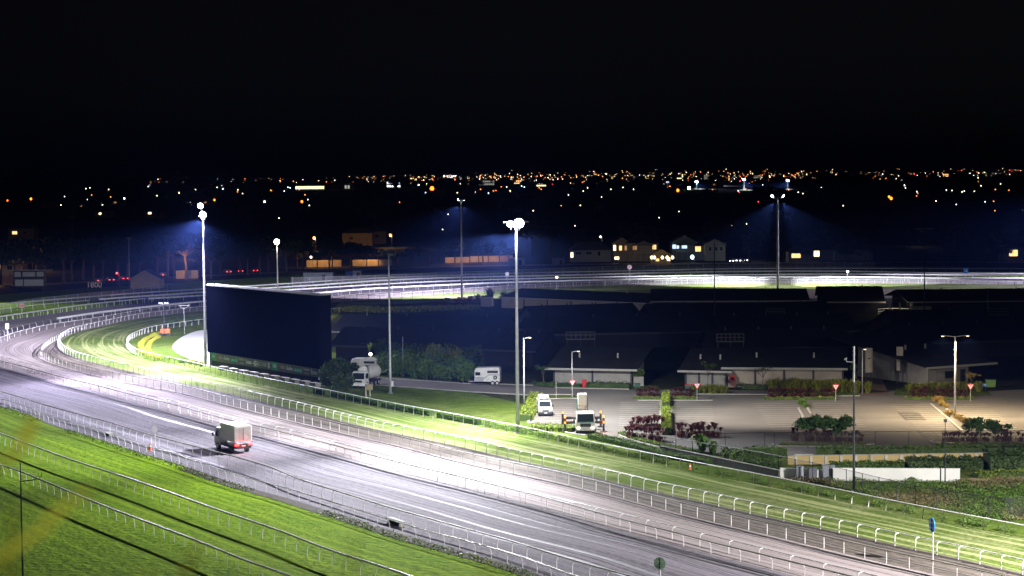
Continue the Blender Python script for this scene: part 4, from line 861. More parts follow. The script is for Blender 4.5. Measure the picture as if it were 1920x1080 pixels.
hedge([(1560, 880), (1625, 878), (1695, 878)], 1.8, 0.7, 'rounded hedge between the yellow wall and the white wall', L_HEDGE, 90, 0.22)
hedge([(1702, 880), (1760, 879), (1840, 879)], 2.6, 1.15, 'tall dark hedge right behind the white wall', L_DARK, 100, 0.24); hedge([(1850, 882), (1990, 880)], 3.5, 1.9, 'tall dark hedge at the right edge behind the lime bushes', L_DARK, 90, 0.24)
hedge([(1828, 897), (1880, 894), (1990, 890)], 1.4, 0.6, 'bright lime bushes at the right edge above the weeds', L_LIME, 60, 0.2)
# shrub masses left of the big pole
row((700, 700), (880, 718), 20, LUMP, 1.75, 'leafy green shrub in the thicket between the two horse trailers, front row', 'shrub', 'front shrubs of the thicket', 'shrub', 0.6)
row((705, 690), (885, 706), 18, LUMP, 2.0, 'leafy green shrub in the thicket between the two horse trailers, middle row', 'shrub', 'middle shrubs of the thicket', 'shrub', 0.6)
row((720, 682), (880, 696), 14, LUMPD, 2.1, 'dark shrub at the back of the thicket between the horse trailers', 'shrub', 'back shrubs of the thicket', 'shrub', 0.7)
row((800, 690), (870, 695), 5, SPK, 2.6, 'tall thin-leaved plant sticking out of the thicket', 'strappy plant', 'tall plants in the thicket', 'strappy_plant', 0.7)
row((612, 724), (662, 722), 8, LUMPD, 2.0, 'dark bushy shrub beside the screen pillar in front of the tanker truck', 'shrub', 'dark shrubs before the tanker truck', 'shrub', 0.5)
row((634, 733), (656, 734), 4, LUMPD, 1.25, 'ragged dark shrub standing in front of the left half of the tanker truck', 'shrub', 'ragged shrubs hiding the tanker truck', 'shrub', 0.3)
row((620, 722), (640, 719), 2, [shrub_mesh('slender_bush', 'lumpy', L_HEDGE, 900, 0.2, 21, 0.8, 4.0)], 1.0, 'tall slender green bush beside the screen pillar', 'bush', 'slender bushes by the screen', 'bush', 0.5)
# yellow flowering strips and infield hedge at the bend
c = cr([G(x, y) for x, y in [(313, 625), (292, 630), (276, 638), (264, 648), (267, 660), (282, 670)]], 1.25)
for k, p in enumerate(c): plant('yellow_shrub', Zp(p), LUMPY[0], STEM, rn.uniform(0.7, 1.0), 'bright yellow flowering shrub in the outer curved strip by the orange light tower', 'flowering shrub', 'yellow shrubs of the outer strip')
c = cr([G(x, y) for x, y in [(298, 634), (284, 643), (277, 655), (284, 665), (298, 674)]], 1.6)
for k, p in enumerate(c): plant('yellow_shrub', Zp(p), LUMPY[0], STEM, rn.uniform(0.6, 0.9), 'bright yellow flowering shrub in the inner curved strip by the orange light tower', 'flowering shrub', 'yellow shrubs of the inner strip')
row((338, 680), (384, 688), 12, LUMPY+WEED, 1.0, 'small yellow-green shrub behind the rail left of the screen', 'shrub', 'small shrubs left of the screen', 'shrub', 0.3)
row((318, 616), (380, 606), 9, LUMPD, 1.0, 'dark low shrub behind the far side of the inner bend rail', 'shrub', 'dark shrubs of the far bend', 'shrub', 0.8)
# lit palm, potted tree, small trees
def tree(loc, h, cr_, mat, label, cat='tree', group=None, seed=1, n=900, s=0.3, trunk=0.12, flat=0.5, lobes=7, name='tree', meshes=None):
    root = empty(name, loc, seed*1.3, label, cat, group)
    if meshes is None:
        r = random.Random(seed); t = MB(); t.tube([(0, 0, 0), (0.05*h*0.3, 0, h*0.3), (0, 0.03*h, h*0.55)], [trunk, trunk*0.8, trunk*0.6], 7); f = MB()
        for k in range(lobes):
            a = 6.28*k/lobes+r.uniform(-.3, .3); q = cr_*r.uniform(0.45, 0.8) if k else 0; c_ = Vector((q*math.cos(a), q*math.sin(a), h-cr_*flat*r.uniform(0.5, 1.1)))
            t.tube([(0, 0.02*h, h*0.5), (c_.x*0.5, c_.y*0.5, h*0.5+(c_.z-h*0.5)*0.6), c_], [trunk*0.5, trunk*0.35, trunk*0.15], 5)
            for j in range(3):
                o_ = rdir(r)*cr_*0.22; blob(f, c_+o_, cr_*0.34, cr_*0.34, cr_*flat*0.38, n//(lobes*3), s, r, 0.25)
        tm = bpy.data.meshes.new('trunk'); tm.from_pydata(t.v, [], t.f); tm.materials.append(M_BARK); fm = bpy.data.meshes.new('crown'); fm.from_pydata(f.v, [], f.f); fm.materials.append(mat); meshes = (tm, fm)
    for nm, me in zip(('trunk', 'crown'), meshes): o = bpy.data.objects.new(nm, me); col.objects.link(o); o.parent = root
    return root, meshes
tree(G(1528, 829), 3.2, 2.4, L_FRG, 'wide spreading green tree behind the fence, left of the dark camera pole', seed=31, n=2600, s=0.34, flat=0.45, lobes=8)
tree(G(1568, 829), 2.9, 2.2, L_FRG, 'spreading green tree touching the dark camera pole from the left', seed=32, n=2400, s=0.34, flat=0.45, lobes=8)
tree(G(1838, 830), 3.0, 2.2, L_FRG, 'spreading green tree with clustered leaves in the right car park bed', seed=33, n=1800, s=0.3, flat=0.5, lobes=8)
tree(G(1872, 830), 2.2, 1.7, L_FRG, 'lower spreading tree at the right of the clustered-leaf tree', seed=34, n=900, s=0.3, flat=0.4, lobes=6)
tree(G(1019, 721), 3.0, 1.3, L_DARK, 'small dim tree at the left end of the low pale block', seed=35, n=700, s=0.25)
tree(G(1328, 736), 4.6, 1.2, L_DARK, 'slender young tree before the grey panelled wall', seed=36, n=500, s=0.25, trunk=0.06)
tree(G(1430, 732), 3.6, 1.5, L_DARK, 'thin bare-looking tree before the brick panel wall', seed=37, n=200, s=0.2, trunk=0.06)
tree(G(1605, 733), 4.2, 1.5, L_DARK, 'thin dim tree at the left of the dirt path', seed=38, n=260, s=0.2, trunk=0.06)
tree(G(1822, 735), 3.0, 1.3, L_ORG, 'sparse brownish tree right of the small office', seed=39, n=260, s=0.2, trunk=0.06)
tree(G(1255, 792), 2.2, 1.6, L_HEDGE, 'thin flat-topped sapling over the hedge strip right of the truck', seed=40, n=160, s=0.2, trunk=0.05, flat=0.25)
pot = empty('potted_tree', G(1197, 724), 0, 'leafy plant in a tall pale square planter at the corner of the low pale block', 'potted plant')
MB().box((0, 0, 0.75), (1.5, 1.5, 1.5)).build('planter', M_RIB, pot); f = MB(); blob(f, (0, 0, 2.1), 1.0, 1.0, 0.7, 500, 0.25); f.build('foliage', L_HEDGE, pot)
palm = empty('palm', G(693, 692), 0, 'lamp-lit palm glowing yellow-green behind the left horse trailer', 'palm')
MB().tube([(0, 0, 0), (0, 0, 2.9)], 0.12, 7).build('trunk', M_BARK, palm); f = MB()
for k in range(26): blade(f, Vector((0, 0, 2.8)), rn.uniform(0, 6.28), rn.uniform(0.15, 0.9), rn.uniform(1.2, 2.2), 0.16)
f.build('crown', L_LIME, palm); gl = empty('garden_lamp', G(695, 695, 0), 0, 'small bright lamp shining up at the palm', 'garden lamp')
MB().tube([(0, 0, 0), (0, 0, 2.5)], 0.05, 6).build('post', M_DARKM, gl); MB().tube([(0, 0, 2.5), (0, 0, 2.62), (0, 0, 2.9)], [0.1, 0.22, 0.2], 8).build('lantern', em('lantern_glow', (1, 0.95, 0.55), 25), gl)
plight('palm_lamp', G(695, 694.5)+Vector((0, -0.5, 2.75)), 260, (1, 0.95, 0.5), 0.15)
# spiky plants at the end of the pale wall, scrub by the far fence
for k, (x, y, s) in enumerate(((896, 569, 1.5), (918, 562, 1.8), (944, 561, 1.2))): plant('spiky_plant', G(x, y), SPK[0], STEM, s*1.2, ('left spiky plant beside the small hut', 'tallest spiky plant behind the small hut', 'right spiky plant above the long pale wall')[k], 'spiky plant')
row((830, 572), (903, 574), 16, CORD, 1.3, 'dull purple spiky plant in the row left of the small hut', 'cordyline', 'purple plants left of the hut', 'cordyline', 0.8)
hedge([(640, 582), (740, 584), (830, 580), (900, 579)], 9.0, 0.7, 'dry brown scrub between the far fence and the stable roofs', L_STRAP, 9, 0.5, 'scrub', name='scrub')
# weedy bank: ground cover nobody could count
wp = MB(); wb2 = MB(); r = random.Random(77)
poly = [G(x, y) for x, y in [(1455, 897), (1560, 902), (1800, 904), (1990, 897), (1990, 972), (1885, 978), (1780, 962), (1660, 938), (1560, 913)]]
sheet('weedy_bank', poly, 0.05, turf_mat('weedy_ground', (0.04, 0.06, 0.02), (0.10, 0.08, 0.04), (0.03, 0.05, 0.015), fine=1.5))
def inside(p, P):
    c_ = False
    for i in range(len(P)):
        a, b_ = P[i], P[i-1]
        if (a.y > p.y) != (b_.y > p.y) and p.x < (b_.x-a.x)*(p.y-a.y)/(b_.y-a.y)+a.x: c_ = not c_
    return c_
xs_ = [p.x for p in poly]; ys_ = [p.y for p in poly]; k = 0
while k < 42000:
    p = Vector((r.uniform(min(xs_), max(xs_)), r.uniform(min(ys_), max(ys_)), 0))
    if inside(p, poly):
        v_ = math.sin(p.x*1.3+math.sin(p.y*0.8)*2)*math.sin(p.y*0.9+1+math.sin(p.x)*1.5); w_ = math.sin(p.x*0.31+2)*math.sin(p.y*0.27); hh = 0.12+0.42*(v_*0.5+0.5)**1.5; p.z = r.uniform(0.04, hh); leaf(wb2 if w_+r.gauss(0, .35) > 0.35 else wp, p, r.uniform(0.07, 0.2)*(1+max(0, v_)), r, 0.4); k += 1
o = wp.build('weeds', L_WEED); o['kind'] = 'stuff'; o = wb2.build('dry_weeds', leafmat('dry_weed_leaves', (0.10, 0.09, 0.03), (0.24, 0.20, 0.10))); o['kind'] = 'stuff'
# grass tufts and clods along the outer edge of the dirt track
tf = MB(); cl = MB()
for (p, t_) in posts_at(C3b, 0.06):
    if not in_view(p) or p.y > 330: continue
    s = Vector((t_.y, -t_.x, 0)); q = Zp(p)+s*r.uniform(-0.1, 1.3)
    if math.sin(p.x*0.35)+math.sin(p.x*0.13+1) > -0.9:
        for _ in range(2): leaf(tf, q+Vector((r.gauss(0, .15), r.gauss(0, .15), r.uniform(0.03, 0.25))), r.uniform(0.1, 0.25), r)
o = tf.build('grass_tufts', leafmat('tuft_leaves', (0.07, 0.14, 0.01), (0.13, 0.2, 0.02))); o['kind'] = 'stuff'
ms = [p for p in C3b if p.x > -36 and p.y < 260]
band('margin_soil', offset(ms, 1.1), offset(ms, -0.25), 0.055, pm('dark_soil', (0.055, 0.040, 0.026), 1.0, c2=(0.03, 0.022, 0.015), scale=2.5, bump=0.8, bscale=5), across=2)
ce = offset(C6, 0.9)
band('bank_edge_soil', offset([p for p in C6 if p.y < 420 and p.x > -95], 1.0), offset([p for p in C6 if p.y < 420 and p.x > -95], 0.35), 0.095, pm('bank_soil', (0.05, 0.038, 0.03), 0.95, c2=(0.03, 0.024, 0.02), scale=2.0, bump=0.8, bscale=5), across=1)
# culvert openings in the track edge
for (x, y, w, t) in ((742, 984, 2.6, 'dark culvert opening under the broad rail, near the bottom of the picture'), (205, 818, 1.6, 'dark culvert opening under the rail left of the round white marker')):
    o = empty('culvert', G(x, y), -1.1, t, 'culvert'); MB().box((0, 0, 0.2), (w, 0.5, 0.4)).build('opening', pm('culvert_dark', (0.004, 0.004, 0.004), 1), o); q = MB().box((0, 0, 0.44), (w+0.4, 0.7, 0.09)); q.box((w/2+0.1, 0, 0.2), (0.15, 0.6, 0.4)); q.build('headwall', M_CONC, o)
# ------------------------------------------------------------------ walls and cabinets of the lower right
def wall(a, b, h, t, mat, label, posts=0, cap=None, pmat=None):
    A, B = G(*a), G(*b); d, n, L = frame2(A, B); root = empty('wall', A, 0, label, 'wall'); q = LB(d, n); q.bx(0, L, 0, t, 0, h); q.build('wall_face', mat, root)
    q = LB(d, n); q.bx(-0.02, L+0.02, -0.02, t+0.02, h, h+0.06); q.build('coping', cap or M_CONC, root)
    for k in range(posts):
        u = L*(k+0.5)/posts; q = LB(d, n); q.bx(u-0.14, u+0.14, -0.1, -0.003, 0, h-0.02); q.build('pier', pmat or M_WHITE_OLD, root)
    return root
M_YW = pm('yellow_sleepers', (0.50, 0.38, 0.17), 0.8, c2=(0.42, 0.31, 0.13), scale=1, stretch=(0.3, 0.3, 8)); M_RW = pm('white_render', (0.78, 0.78, 0.76), 0.7, c2=(0.70, 0.70, 0.68), scale=0.5)
wall((1478, 872), (1872, 866), 0.98, 0.2, M_YW, 'long yellow sleeper retaining wall with pale posts', 14)
wall((1562, 903), (1800, 904), 1.35, 0.25, M_RW, 'bright white rendered wall above the weeds', 0, M_RW); wall((1463, 896), (1559, 901), 1.0, 0.2, M_RW, 'short white wall behind the grey cabinets', 0, M_RW)
wall((1237, 849), (1460, 896), 0.75, 0.3, pm('dark_wall', (0.10, 0.10, 0.09), 0.85, c2=(0.07, 0.07, 0.065), scale=1, stretch=(3, 3, 0.3)), 'dark grey wall with a pale top running down to the cabinets')
wall((1490, 857.5), (1525, 857.5), 0.3, 0.2, M_RW, 'very short white kerb wall in the hedge gap')
sheet('tan_path', gp((1800, 903), (1990, 897), (1990, 892), (1800, 898)), 0.064, pm('tan_paving', (0.40, 0.28, 0.15), 0.9))
for (x, w, h, c_, t) in ((1500, 0.65, 1.35, (0.30, 0.32, 0.38), 'narrow pale grey cabinet, leftmost of the three'), (1522.5, 0.95, 1.2, (0.14, 0.15, 0.18), 'dark grey cabinet in the middle of the three'), (1553, 1.2, 1.45, (0.26, 0.28, 0.33), 'widest tall grey cabinet, rightmost of the three')):
    o = empty('utility_cabinet', G(x, 900.5), 0, t, 'utility cabinet', 'grey cabinets before the white wall'); mm = pm('cab_%g' % x, c_, 0.45)
    q = MB().box((0, 0, 0.06+h/2), (w, 0.6, h)); q.box((0, 0, 0.06+h+0.03), (w+0.08, 0.68, 0.06)); q.build('casing', mm, o); MB().box((0, 0, 0.03), (w+0.1, 0.7, 0.06)).build('plinth', M_CONC, o)
    for k in (-1, 1): MB().box((k*w/4, -0.31, 0.1+h/2), (w/2-0.05, 0.02, h-0.12)).build('door', mm, o)
    MB().box((0.04, -0.335, h*0.6), (0.03, 0.03, 0.18)).build('handle', M_DARKM, o)
# ------------------------------------------------------------------ other poles
flood_pole(732, 738, 20.8, 'grey unlit pole with a small square head right of the screen', r=0.2, arm=0, heads=[((0.3, -0.15, 20.7), (0.2, -1, 0), 1.1, 0.9, 0, 'cool'), ((-0.9, -0.1, 20.9), (-1, -0.8, 0.2), 0.5, 0.8, 0, 'cool')], box=True, group='unlit tall poles')
flood_pole(1340, 628, 18.4, 'thin unlit pole with a wide crossarm in the middle of the stables', r=0.15, arm=4.8, group='unlit tall poles', mat=M_DARKM)
flood_pole(1733, 604, 20.0, 'thin unlit pole with a crossarm at the right, beside the round yard', r=0.15, arm=4.2, group='unlit tall poles', mat=M_DARKM)
flood_pole(243, 537, 14.6, 'thin unlit pole with two lamps at the far left fence', r=0.2, arm=2.2, group='unlit tall poles', heads=[((-1.1, -0.2, 14.8), (-0.3, -1, -0.3), 0.6, 0.5, 0, 'cool'), ((1.1, -0.2, 14.8), (0.3, -1, -0.3), 0.6, 0.5, 0, 'cool')])
flood_pole(1852, 634, 9.8, 'thin short pole among the dark roofs at the right edge', r=0.07, arm=0, group='unlit short poles')
flood_pole(756, 706, 6.4, 'very thin pole rising out of the thicket, joined by a wire to the grey pole', r=0.05, arm=0, group='unlit short poles')
flood_pole(346, 626, 6.0, 'thin T-shaped pole on the infield lawn behind the light tower', r=0.05, arm=2.6, group='unlit short poles')
flood_pole(1043, 748, 2.4, 'thin short white post on the small grass island', r=0.04, arm=0, group='unlit short poles', mat=M_WHITE_OLD)
cp = flood_pole(1601, 922, 14.6, 'dark pole with a camera bracket in front of the car park', r=0.14, arm=0, group='dark poles in the foreground', mat=M_DARKM)[0]
q = MB(); q.tube([(0, 0, 13.0), (-0.75, 0, 13.05)], 0.035, 6); q.tube([(-0.75, 0, 13.05), (-0.75, 0, 13.35)], 0.03, 6); q.tube([(-0.75, 0.05, 13.38), (-0.95, -0.25, 13.3)], 0.09, 8); q.build('camera_bracket', M_GALV, cp)
q = MB(); q.tube([(0, 0, 11.0), (0, 0, 14.6)], 0.1, 10); q.build('upper_pole', M_GALV, cp)
np_ = flood_pole(1772, 906, 6.4, 'thin dark post with a small box on top in front of the white wall', r=0.07, arm=0, group='dark poles in the foreground', mat=M_DARKM)[0]
MB().box((0, -0.05, 6.45), (0.3, 0.3, 0.3)).build('junction_box', M_DARKM, np_)
lp_ = flood_pole(44, 1130, 10.6, 'thin dark pole with a side arm in the near turf at the left', r=0.09, arm=0, group='dark poles in the foreground', mat=M_DARKM)[0]
q = MB(); q.tube([(0, 0, 9.2), (1.25, 0, 9.35)], 0.045, 6)
for x in (1.2, 1.45): q.tube([(x-0.05, 0, 9.3), (x-0.05, 0, 9.55), (x+0.12, 0, 9.6), (x+0.12, 0, 9.85)], 0.025, 5)
q.build('side_arm', M_DARKM, lp_)
def street_pole(px, py, h, arms, label, r=0.09, lit=True, mat=M_GALV, power=6000, c=(1, 0.80, 0.50), glow='amber'):
    p = G(px, py); root = empty('lamp_post', p, 0, label, 'lamp post', 'car park lamp posts')
    q = MB(); q.tube([(0, 0, 0), (0, 0, h*0.5), (0, 0, h)], [r*1.25, r, r*0.7], 10); q.build('pole', mat, root, smooth=True)
    for s in arms:
        q = MB(); q.tube([(0, 0, h-0.1), (s*0.5, 0, h+0.02), (s, 0, h+0.05)], 0.04, 6); q.build('arm', mat, root)
        q = MB().box((s*1.15, 0, h+0.06), (0.42, 0.22, 0.09)); o = q.build('lantern', M_GALV, root)
        MB().box((s*1.15, 0, h-0.02), (0.34, 0.17, 0.03)).build('lens', em('lens_'+glow, c, 5 if lit else 0), o)
        if lit: spot('lamp', p+Vector((s*1.15, 0, h-0.1)), p+Vector((s*1.6, 0, 0)), power, 152, 0.5, c, radius=0.12)
    return root
street_pole(1790.5, 783, 10.6, (-1.4, 1.4), 'tall lit double-armed lamp post in the right car park', 0.12, power=15000, c=(1, 0.76, 0.45))
street_pole(983, 772, 10.0, (0.7,), 'lit lamp post directly right of the bright tall pole', 0.1, power=6000, c=(1, 0.85, 0.6))
street_pole(1073, 745, 6.6, (0.8,), 'unlit curved-arm lamp post behind the yield sign by the low pale block', 0.08, lit=False)
street_pole(1617, 738, 6.4, (0.3,), 'unlit plain lamp post at the left of the dirt path', 0.08, lit=False)
spot('lamp', G(2060, 800)+Vector((0, 0, 10.5)), G(2040, 795), 15000, 152, 0.5, (1, 0.76, 0.45)); spot('lamp', G(1400, 840)+Vector((0, 0, 26)), G(1400, 760), 9000, 130, 0.8, (1, 0.85, 0.66)) if False else None
# ------------------------------------------------------------------ signs
M_RED = pm('sign_red', (0.62, 0.03, 0.04), 0.4); M_SW = pm('sign_white', (0.85, 0.85, 0.85), 0.4); M_SWT = bpy.data.materials.new('translucent_white_plastic'); M_SWT.use_nodes = True; nt = M_SWT.node_tree; ts_ = node(nt, 'ShaderNodeBsdfTranslucent'); ts_.inputs[0].default_value = (0.9, 0.9, 0.9, 1); mx_ = node(nt, 'ShaderNodeMixShader')
nt.links.new(nt.nodes['Principled BSDF'].outputs[0], mx_.inputs[1]); nt.links.new(ts_.outputs[0], mx_.inputs[2]); nt.links.new(mx_.outputs[0], nt.nodes['Material Output'].inputs[0])
mx_.inputs[0].default_value = 0.85
M_SGT = M_SWT.copy(); M_SGT.name = 'translucent_grey_plastic'; M_SGT.node_tree.nodes['Translucent BSDF'].inputs[0].default_value = (0.30, 0.38, 0.30, 1); M_SGT.node_tree.nodes['Principled BSDF'].inputs['Base Color'].default_value = (0.35, 0.4, 0.35, 1)
M_BLUE = pm('sign_blue', (0.03, 0.33, 0.95), 0.4); M_ORANGE = pm('safety_orange', (0.75, 0.12, 0.02), 0.5); M_PINK = pm('sign_pink', (0.7, 0.4, 0.45), 0.4)
def yield_sign(px, py, h, label):
    root = empty('yield_sign', G(px, py), 0, label, 'yield sign', 'yield signs of the car park')
    MB().tube([(0, 0, 0), (0, 0, h)], 0.04, 6).build('post', M_GALV, root)
    def tri(s, y, nm, m_, par):
        q = MB(); z = h-0.45; P = [(-s, z+s*0.577), (s, z+s*0.577), (0, z-s*1.155)]
        q.add([(x, y, zz) for x, zz in P]+[(x, y-0.02, zz) for x, zz in P], [(0, 1, 2), (5, 4, 3), (0, 3, 4, 1), (1, 4, 5, 2), (2, 5, 3, 0)]); return q.build(nm, m_, par)
    f = tri(0.52, -0.05, 'sign_face', M_RED, root); tri(0.36, -0.075, 'white_triangle', M_SW, f)
    q = MB(); q.box((0, -0.1, h-0.38), (0.3, 0.01, 0.09)); q.box((0, -0.1, h-0.52), (0.16, 0.01, 0.06)); q.build('letter_marks', M_RED, f)
yield_sign(1073.5, 746, 2.7, 'yield sign on the small grass island left of the car park'); yield_sign(1307, 751, 2.6, 'yield sign beside the red-lidded bins'); yield_sign(1567, 753, 2.55, 'yield sign at the right end of the long middle bed'); yield_sign(1819.5, 753, 2.6, 'yield sign before the small blue sign at the right')
def disc_sign(px, py, h, r, mat, label, face=(0, -1, 0), cat='marker sign', rim=None, txt=None, tmat=None, sq=None, back=False, ts=0.5, thin=False):
    root = empty('marker_sign', G(px, py), 0, label, cat); MB().tube([(0, 0, 0), (0, 0, h)], 0.05, 6).build('post', M_WHITE, root); fv = Vector(face).normalized()
    if sq: q = MB().box((0, -0.08, h), (sq[0], 0.04, sq[1])); f = q.build('sign_face', mat, root)
    else:
        f = MB().disc((fv.x*0.08, fv.y*0.08, h), r, fv, 0.012 if thin else 0.04, 28).build('sign_face', mat, root)
        if rim: MB().disc((fv.x*0.105, fv.y*0.105, h), r*0.72, fv, 0.03, 28).build('inner_disc', rim, f)
    if txt: text(txt, ts, tmat, f, Vector((0, -0.145, h-ts*0.35)), (1, 0, 0), (0, 0, 1), align='CENTER', bold=0.02)
    if back:
        for zz in (-0.35*r, 0.35*r): MB().box((fv.x*0.13, fv.y*0.13, h+zz), (r*1.3, 0.06, 0.06), math.atan2(fv.x, -fv.y)).build('bracket', M_GALV, root)
        MB().box((fv.x*0.13, fv.y*0.13, h), (0.08, 0.05, r*1.6), math.atan2(fv.x, -fv.y)).build('back_rib', M_DARKM, root)
disc_sign(291, 843, 2.4, 0.42, M_SWT, 'round white marker on a white post between the rails of the dirt track', (-0.5, -1, 0), thin=True)
disc_sign(1749, 1055, 3.1, 0.6, M_BLUE, 'blue round marker sign seen nearly edge-on by the goose-neck rail', (-0.98, -0.18, 0), back=True)
disc_sign(1238, 1098, 1.75, 0.5, M_SGT, 'grey round sign showing its back at the bottom edge of the picture', (-0.55, -1, 0), back=True, thin=True)
disc_sign(1180.5, 527, 4.2, 0.75, M_PINK, 'pink-white round marker on the far straight below the verandah houses', rim=M_SW, txt='C', tmat=M_RED, ts=0.8)
disc_sign(1810.5, 530, 3.4, 0, M_BLUE, 'bluish square number board at the right of the far straight', sq=(1.4, 1.4), txt='14', tmat=M_SW, ts=0.9)
disc_sign(951, 537, 3.6, 0, M_SW, 'white square board on a post left of the bright tall pole, far straight', sq=(1.0, 1.0))
def lit_post(px, py, h, label):
    root = empty('marker_lamp', G(px, py), 0, label, 'marker lamp'); MB().tube([(0, 0, 0), (0, 0, h)], 0.06, 6).build('post', M_WHITE, root); MB().box((0, 0, h), (0.7, 0.5, 0.5)).build('housing', M_WHITE_OLD, root); MB().box((0, -0.27, h), (0.6, 0.04, 0.42)).build('lens', em('lens_marker', (1, 0.9, 0.65), 10), root)
lit_post(1044, 544, 3.6, 'small warm lamp on a post above the left end of the far green strip'); lit_post(1589, 531, 3.4, 'small warm lamp on a post above the far straight, right of the twin-beam pole')
disc_sign(14, 640, 3.0, 0, M_SW, 'white rectangular board on a post at the left edge of the bend', sq=(0.7, 1.1)); disc_sign(41, 588, 1.9, 0, M_PINK, 'small pinkish board on the far left white rail', sq=(1.0, 1.1), txt='18', tmat=M_RED, ts=0.6)
def board(px, py, w, h, z0, label, mat, cat='board'):
    root = empty('board', G(px, py), 0, label, cat)
    for s in (-0.42, 0.42): MB().box((s*w, 0.1, (z0+h)/2), (0.12, 0.12, z0+h)).build('post', M_DARKM, root)
    f = MB().box((0, 0, z0+h/2), (w, 0.08, h)).build('panel', mat, root); return root, f
rt, f = board(1629, 722, 1.05, 3.7, 1.9, 'tall white banner panel on the left of the dirt path', pm('banner_white', (0.62, 0.55, 0.46), 0.7), 'banner'); MB().box((0, -0.05, 4.0), (0.35, 0.02, 0.18)).build('printed_mark', M_DARKM, f)
rt, f = board(1687, 718, 1.0, 3.6, 1.9, 'tall white banner panel with dark lower part on the right of the dirt path', MATS['banner_white'], 'banner'); MB().box((0.3, -0.05, 2.6), (0.5, 0.02, 2.2)).build('dark_print', M_DARKM, f)
rt, f = board(55, 547, 9.0, 4.6, 1.4, 'dim scoreboard hut with pale panels under the tree at the far left', M_DARKM, 'scoreboard'); q = MB(); q.box((-2.9, -0.06, 2.6), (2.2, 0.03, 1.8)); q.box((1.3, -0.06, 2.6), (5.6, 0.03, 1.8)); q.box((-3.2, -0.06, 5.0), (1.8, 0.03, 1.4)); q.box((0, -0.06, 5.0), (3.6, 0.03, 1.3)); q.box((3.2, -0.06, 5.0), (2.0, 0.03, 1.3)); q.build('pale_panels', M_GALV, f)
MB().box((0.6, 0.3, 6.2), (12, 1.6, 0.15)).build('roof', M_GALV, rt)
rt = empty('distance_number', G(177, 546), 0, 'pale distance number 1800 standing on the far left fence', 'distance number'); MB().box((-1.9, 0.1, 0.7), (0.1, 0.1, 1.4)).build('post', M_DARKM, rt); MB().box((1.9, 0.1, 0.7), (0.1, 0.1, 1.4)).build('post', M_DARKM, rt)
text('1800', 2.2, M_WHITE_OLD, rt, Vector((0, 0, 1.1)), (1, 0, 0), (0, 0, 1), align='CENTER', bold=0.05, extr=0.05)
rt, f = board(1841, 731, 1.3, 0.45, 0.5, 'small blue sign before the office shrubs', M_BLUE, 'sign'); MB().box((0.1, -0.05, 0.72), (0.9, 0.02, 0.12)).build('printed_mark', M_SW, f)
bx_ = empty('power_box', G(690, 744), 0.3, 'small brown meter box on posts at the left of the lawn', 'meter box'); q = MB(); q.box((-0.3, 0, 0.8), (0.18, 0.18, 1.6)); q.box((0.3, 0, 0.8), (0.14, 0.14, 1.6)); q.build('posts', M_CONC, bx_); MB().box((0.2, -0.12, 1.4), (0.95, 0.25, 0.8)).build('casing', pm('box_brown', (0.20, 0.17, 0.08), 0.7), bx_)
# ------------------------------------------------------------------ bins and cones
def bin_(px, py, body, lid, label, s=1.0, group=None):
    root = empty('wheelie_bin', G(px, py), 0, label, 'wheelie bin', group); root.scale = (s,)*3; q = MB()
    a, b_ = 0.27, 0.33; q.add([(-a, -a, .1), (a, -a, .1), (a, a, .1), (-a, a, .1), (-b_, -b_, 1), (b_, -b_, 1), (b_, b_, 1), (-b_, b_, 1)], [(3, 2, 1, 0), (0, 1, 5, 4), (1, 2, 6, 5), (2, 3, 7, 6), (3, 0, 4, 7), (4, 5, 6, 7)]); q.build('body', body, root)
    q = MB().box((0, 0, 1.04), (0.72, 0.74, 0.08)); q.box((0, 0.36, 1.0), (0.5, 0.08, 0.06)); q.build('lid', lid, root); q = MB(); q.tube([(-0.3, 0.24, 0.1), (-0.22, 0.24, 0.1)], 0.1, 10); q.tube([(0.22, 0.24, 0.1), (0.3, 0.24, 0.1)], 0.1, 10); q.build('wheels', M_BLACK, root)
M_GB = pm('bin_green', (0.02, 0.09, 0.06), 0.6); M_GLB = pm('bin_lime', (0.16, 0.30, 0.08), 0.6)
for k, x in enumerate((1289, 1300, 1309)): bin_(x, 737, M_GB, M_RED, ('green bin with red lid, left one of the trio by the yield sign', 'green bin with red lid, middle one of the trio by the yield sign', 'green bin with red lid, right one directly behind the yield sign')[k], 1.15, 'red-lidded bins')
bin_(1096, 727, M_RED, M_RED, 'all-red bin before the low pale block', 1.1); bin_(1195, 735, M_GB, M_GB, 'green bin at the right end of the dark hedge', 1.2)
for k, x in enumerate((1853.5, 1861)): bin_(x, 727, M_GLB, M_DARKM, ('lime-green bin with dark lid, left of the pair beyond the office', 'lime-green bin with dark lid, right of the pair beyond the office')[k], 1.2, 'lime bins')
def cone(px, py, label, s=1.0):
    root = empty('traffic_cone', G(px, py), 0, label, 'traffic cone', 'orange traffic cones'); root.scale = (s,)*3; q = MB().tube([(0, 0, 0.03), (0, 0, 0.7)], [0.17, 0.03], 14); q.build('cone', M_ORANGE, root); MB().box((0, 0, 0.02), (0.42, 0.42, 0.04)).build('base', M_ORANGE, root); MB().tube([(0, 0, 0.35), (0, 0, 0.48)], [0.112, 0.086], 14).build('reflective_band', M_SW, root)
cone(281.5, 845, 'orange traffic cone at the foot of the round white marker', 1.3); cone(1294, 881, 'orange traffic cone behind the white rail above the inner turf'); cone(1060, 791, 'orange traffic cone left of the crane truck'); cone(1133.5, 819, 'orange traffic cone right in front of the crane truck')
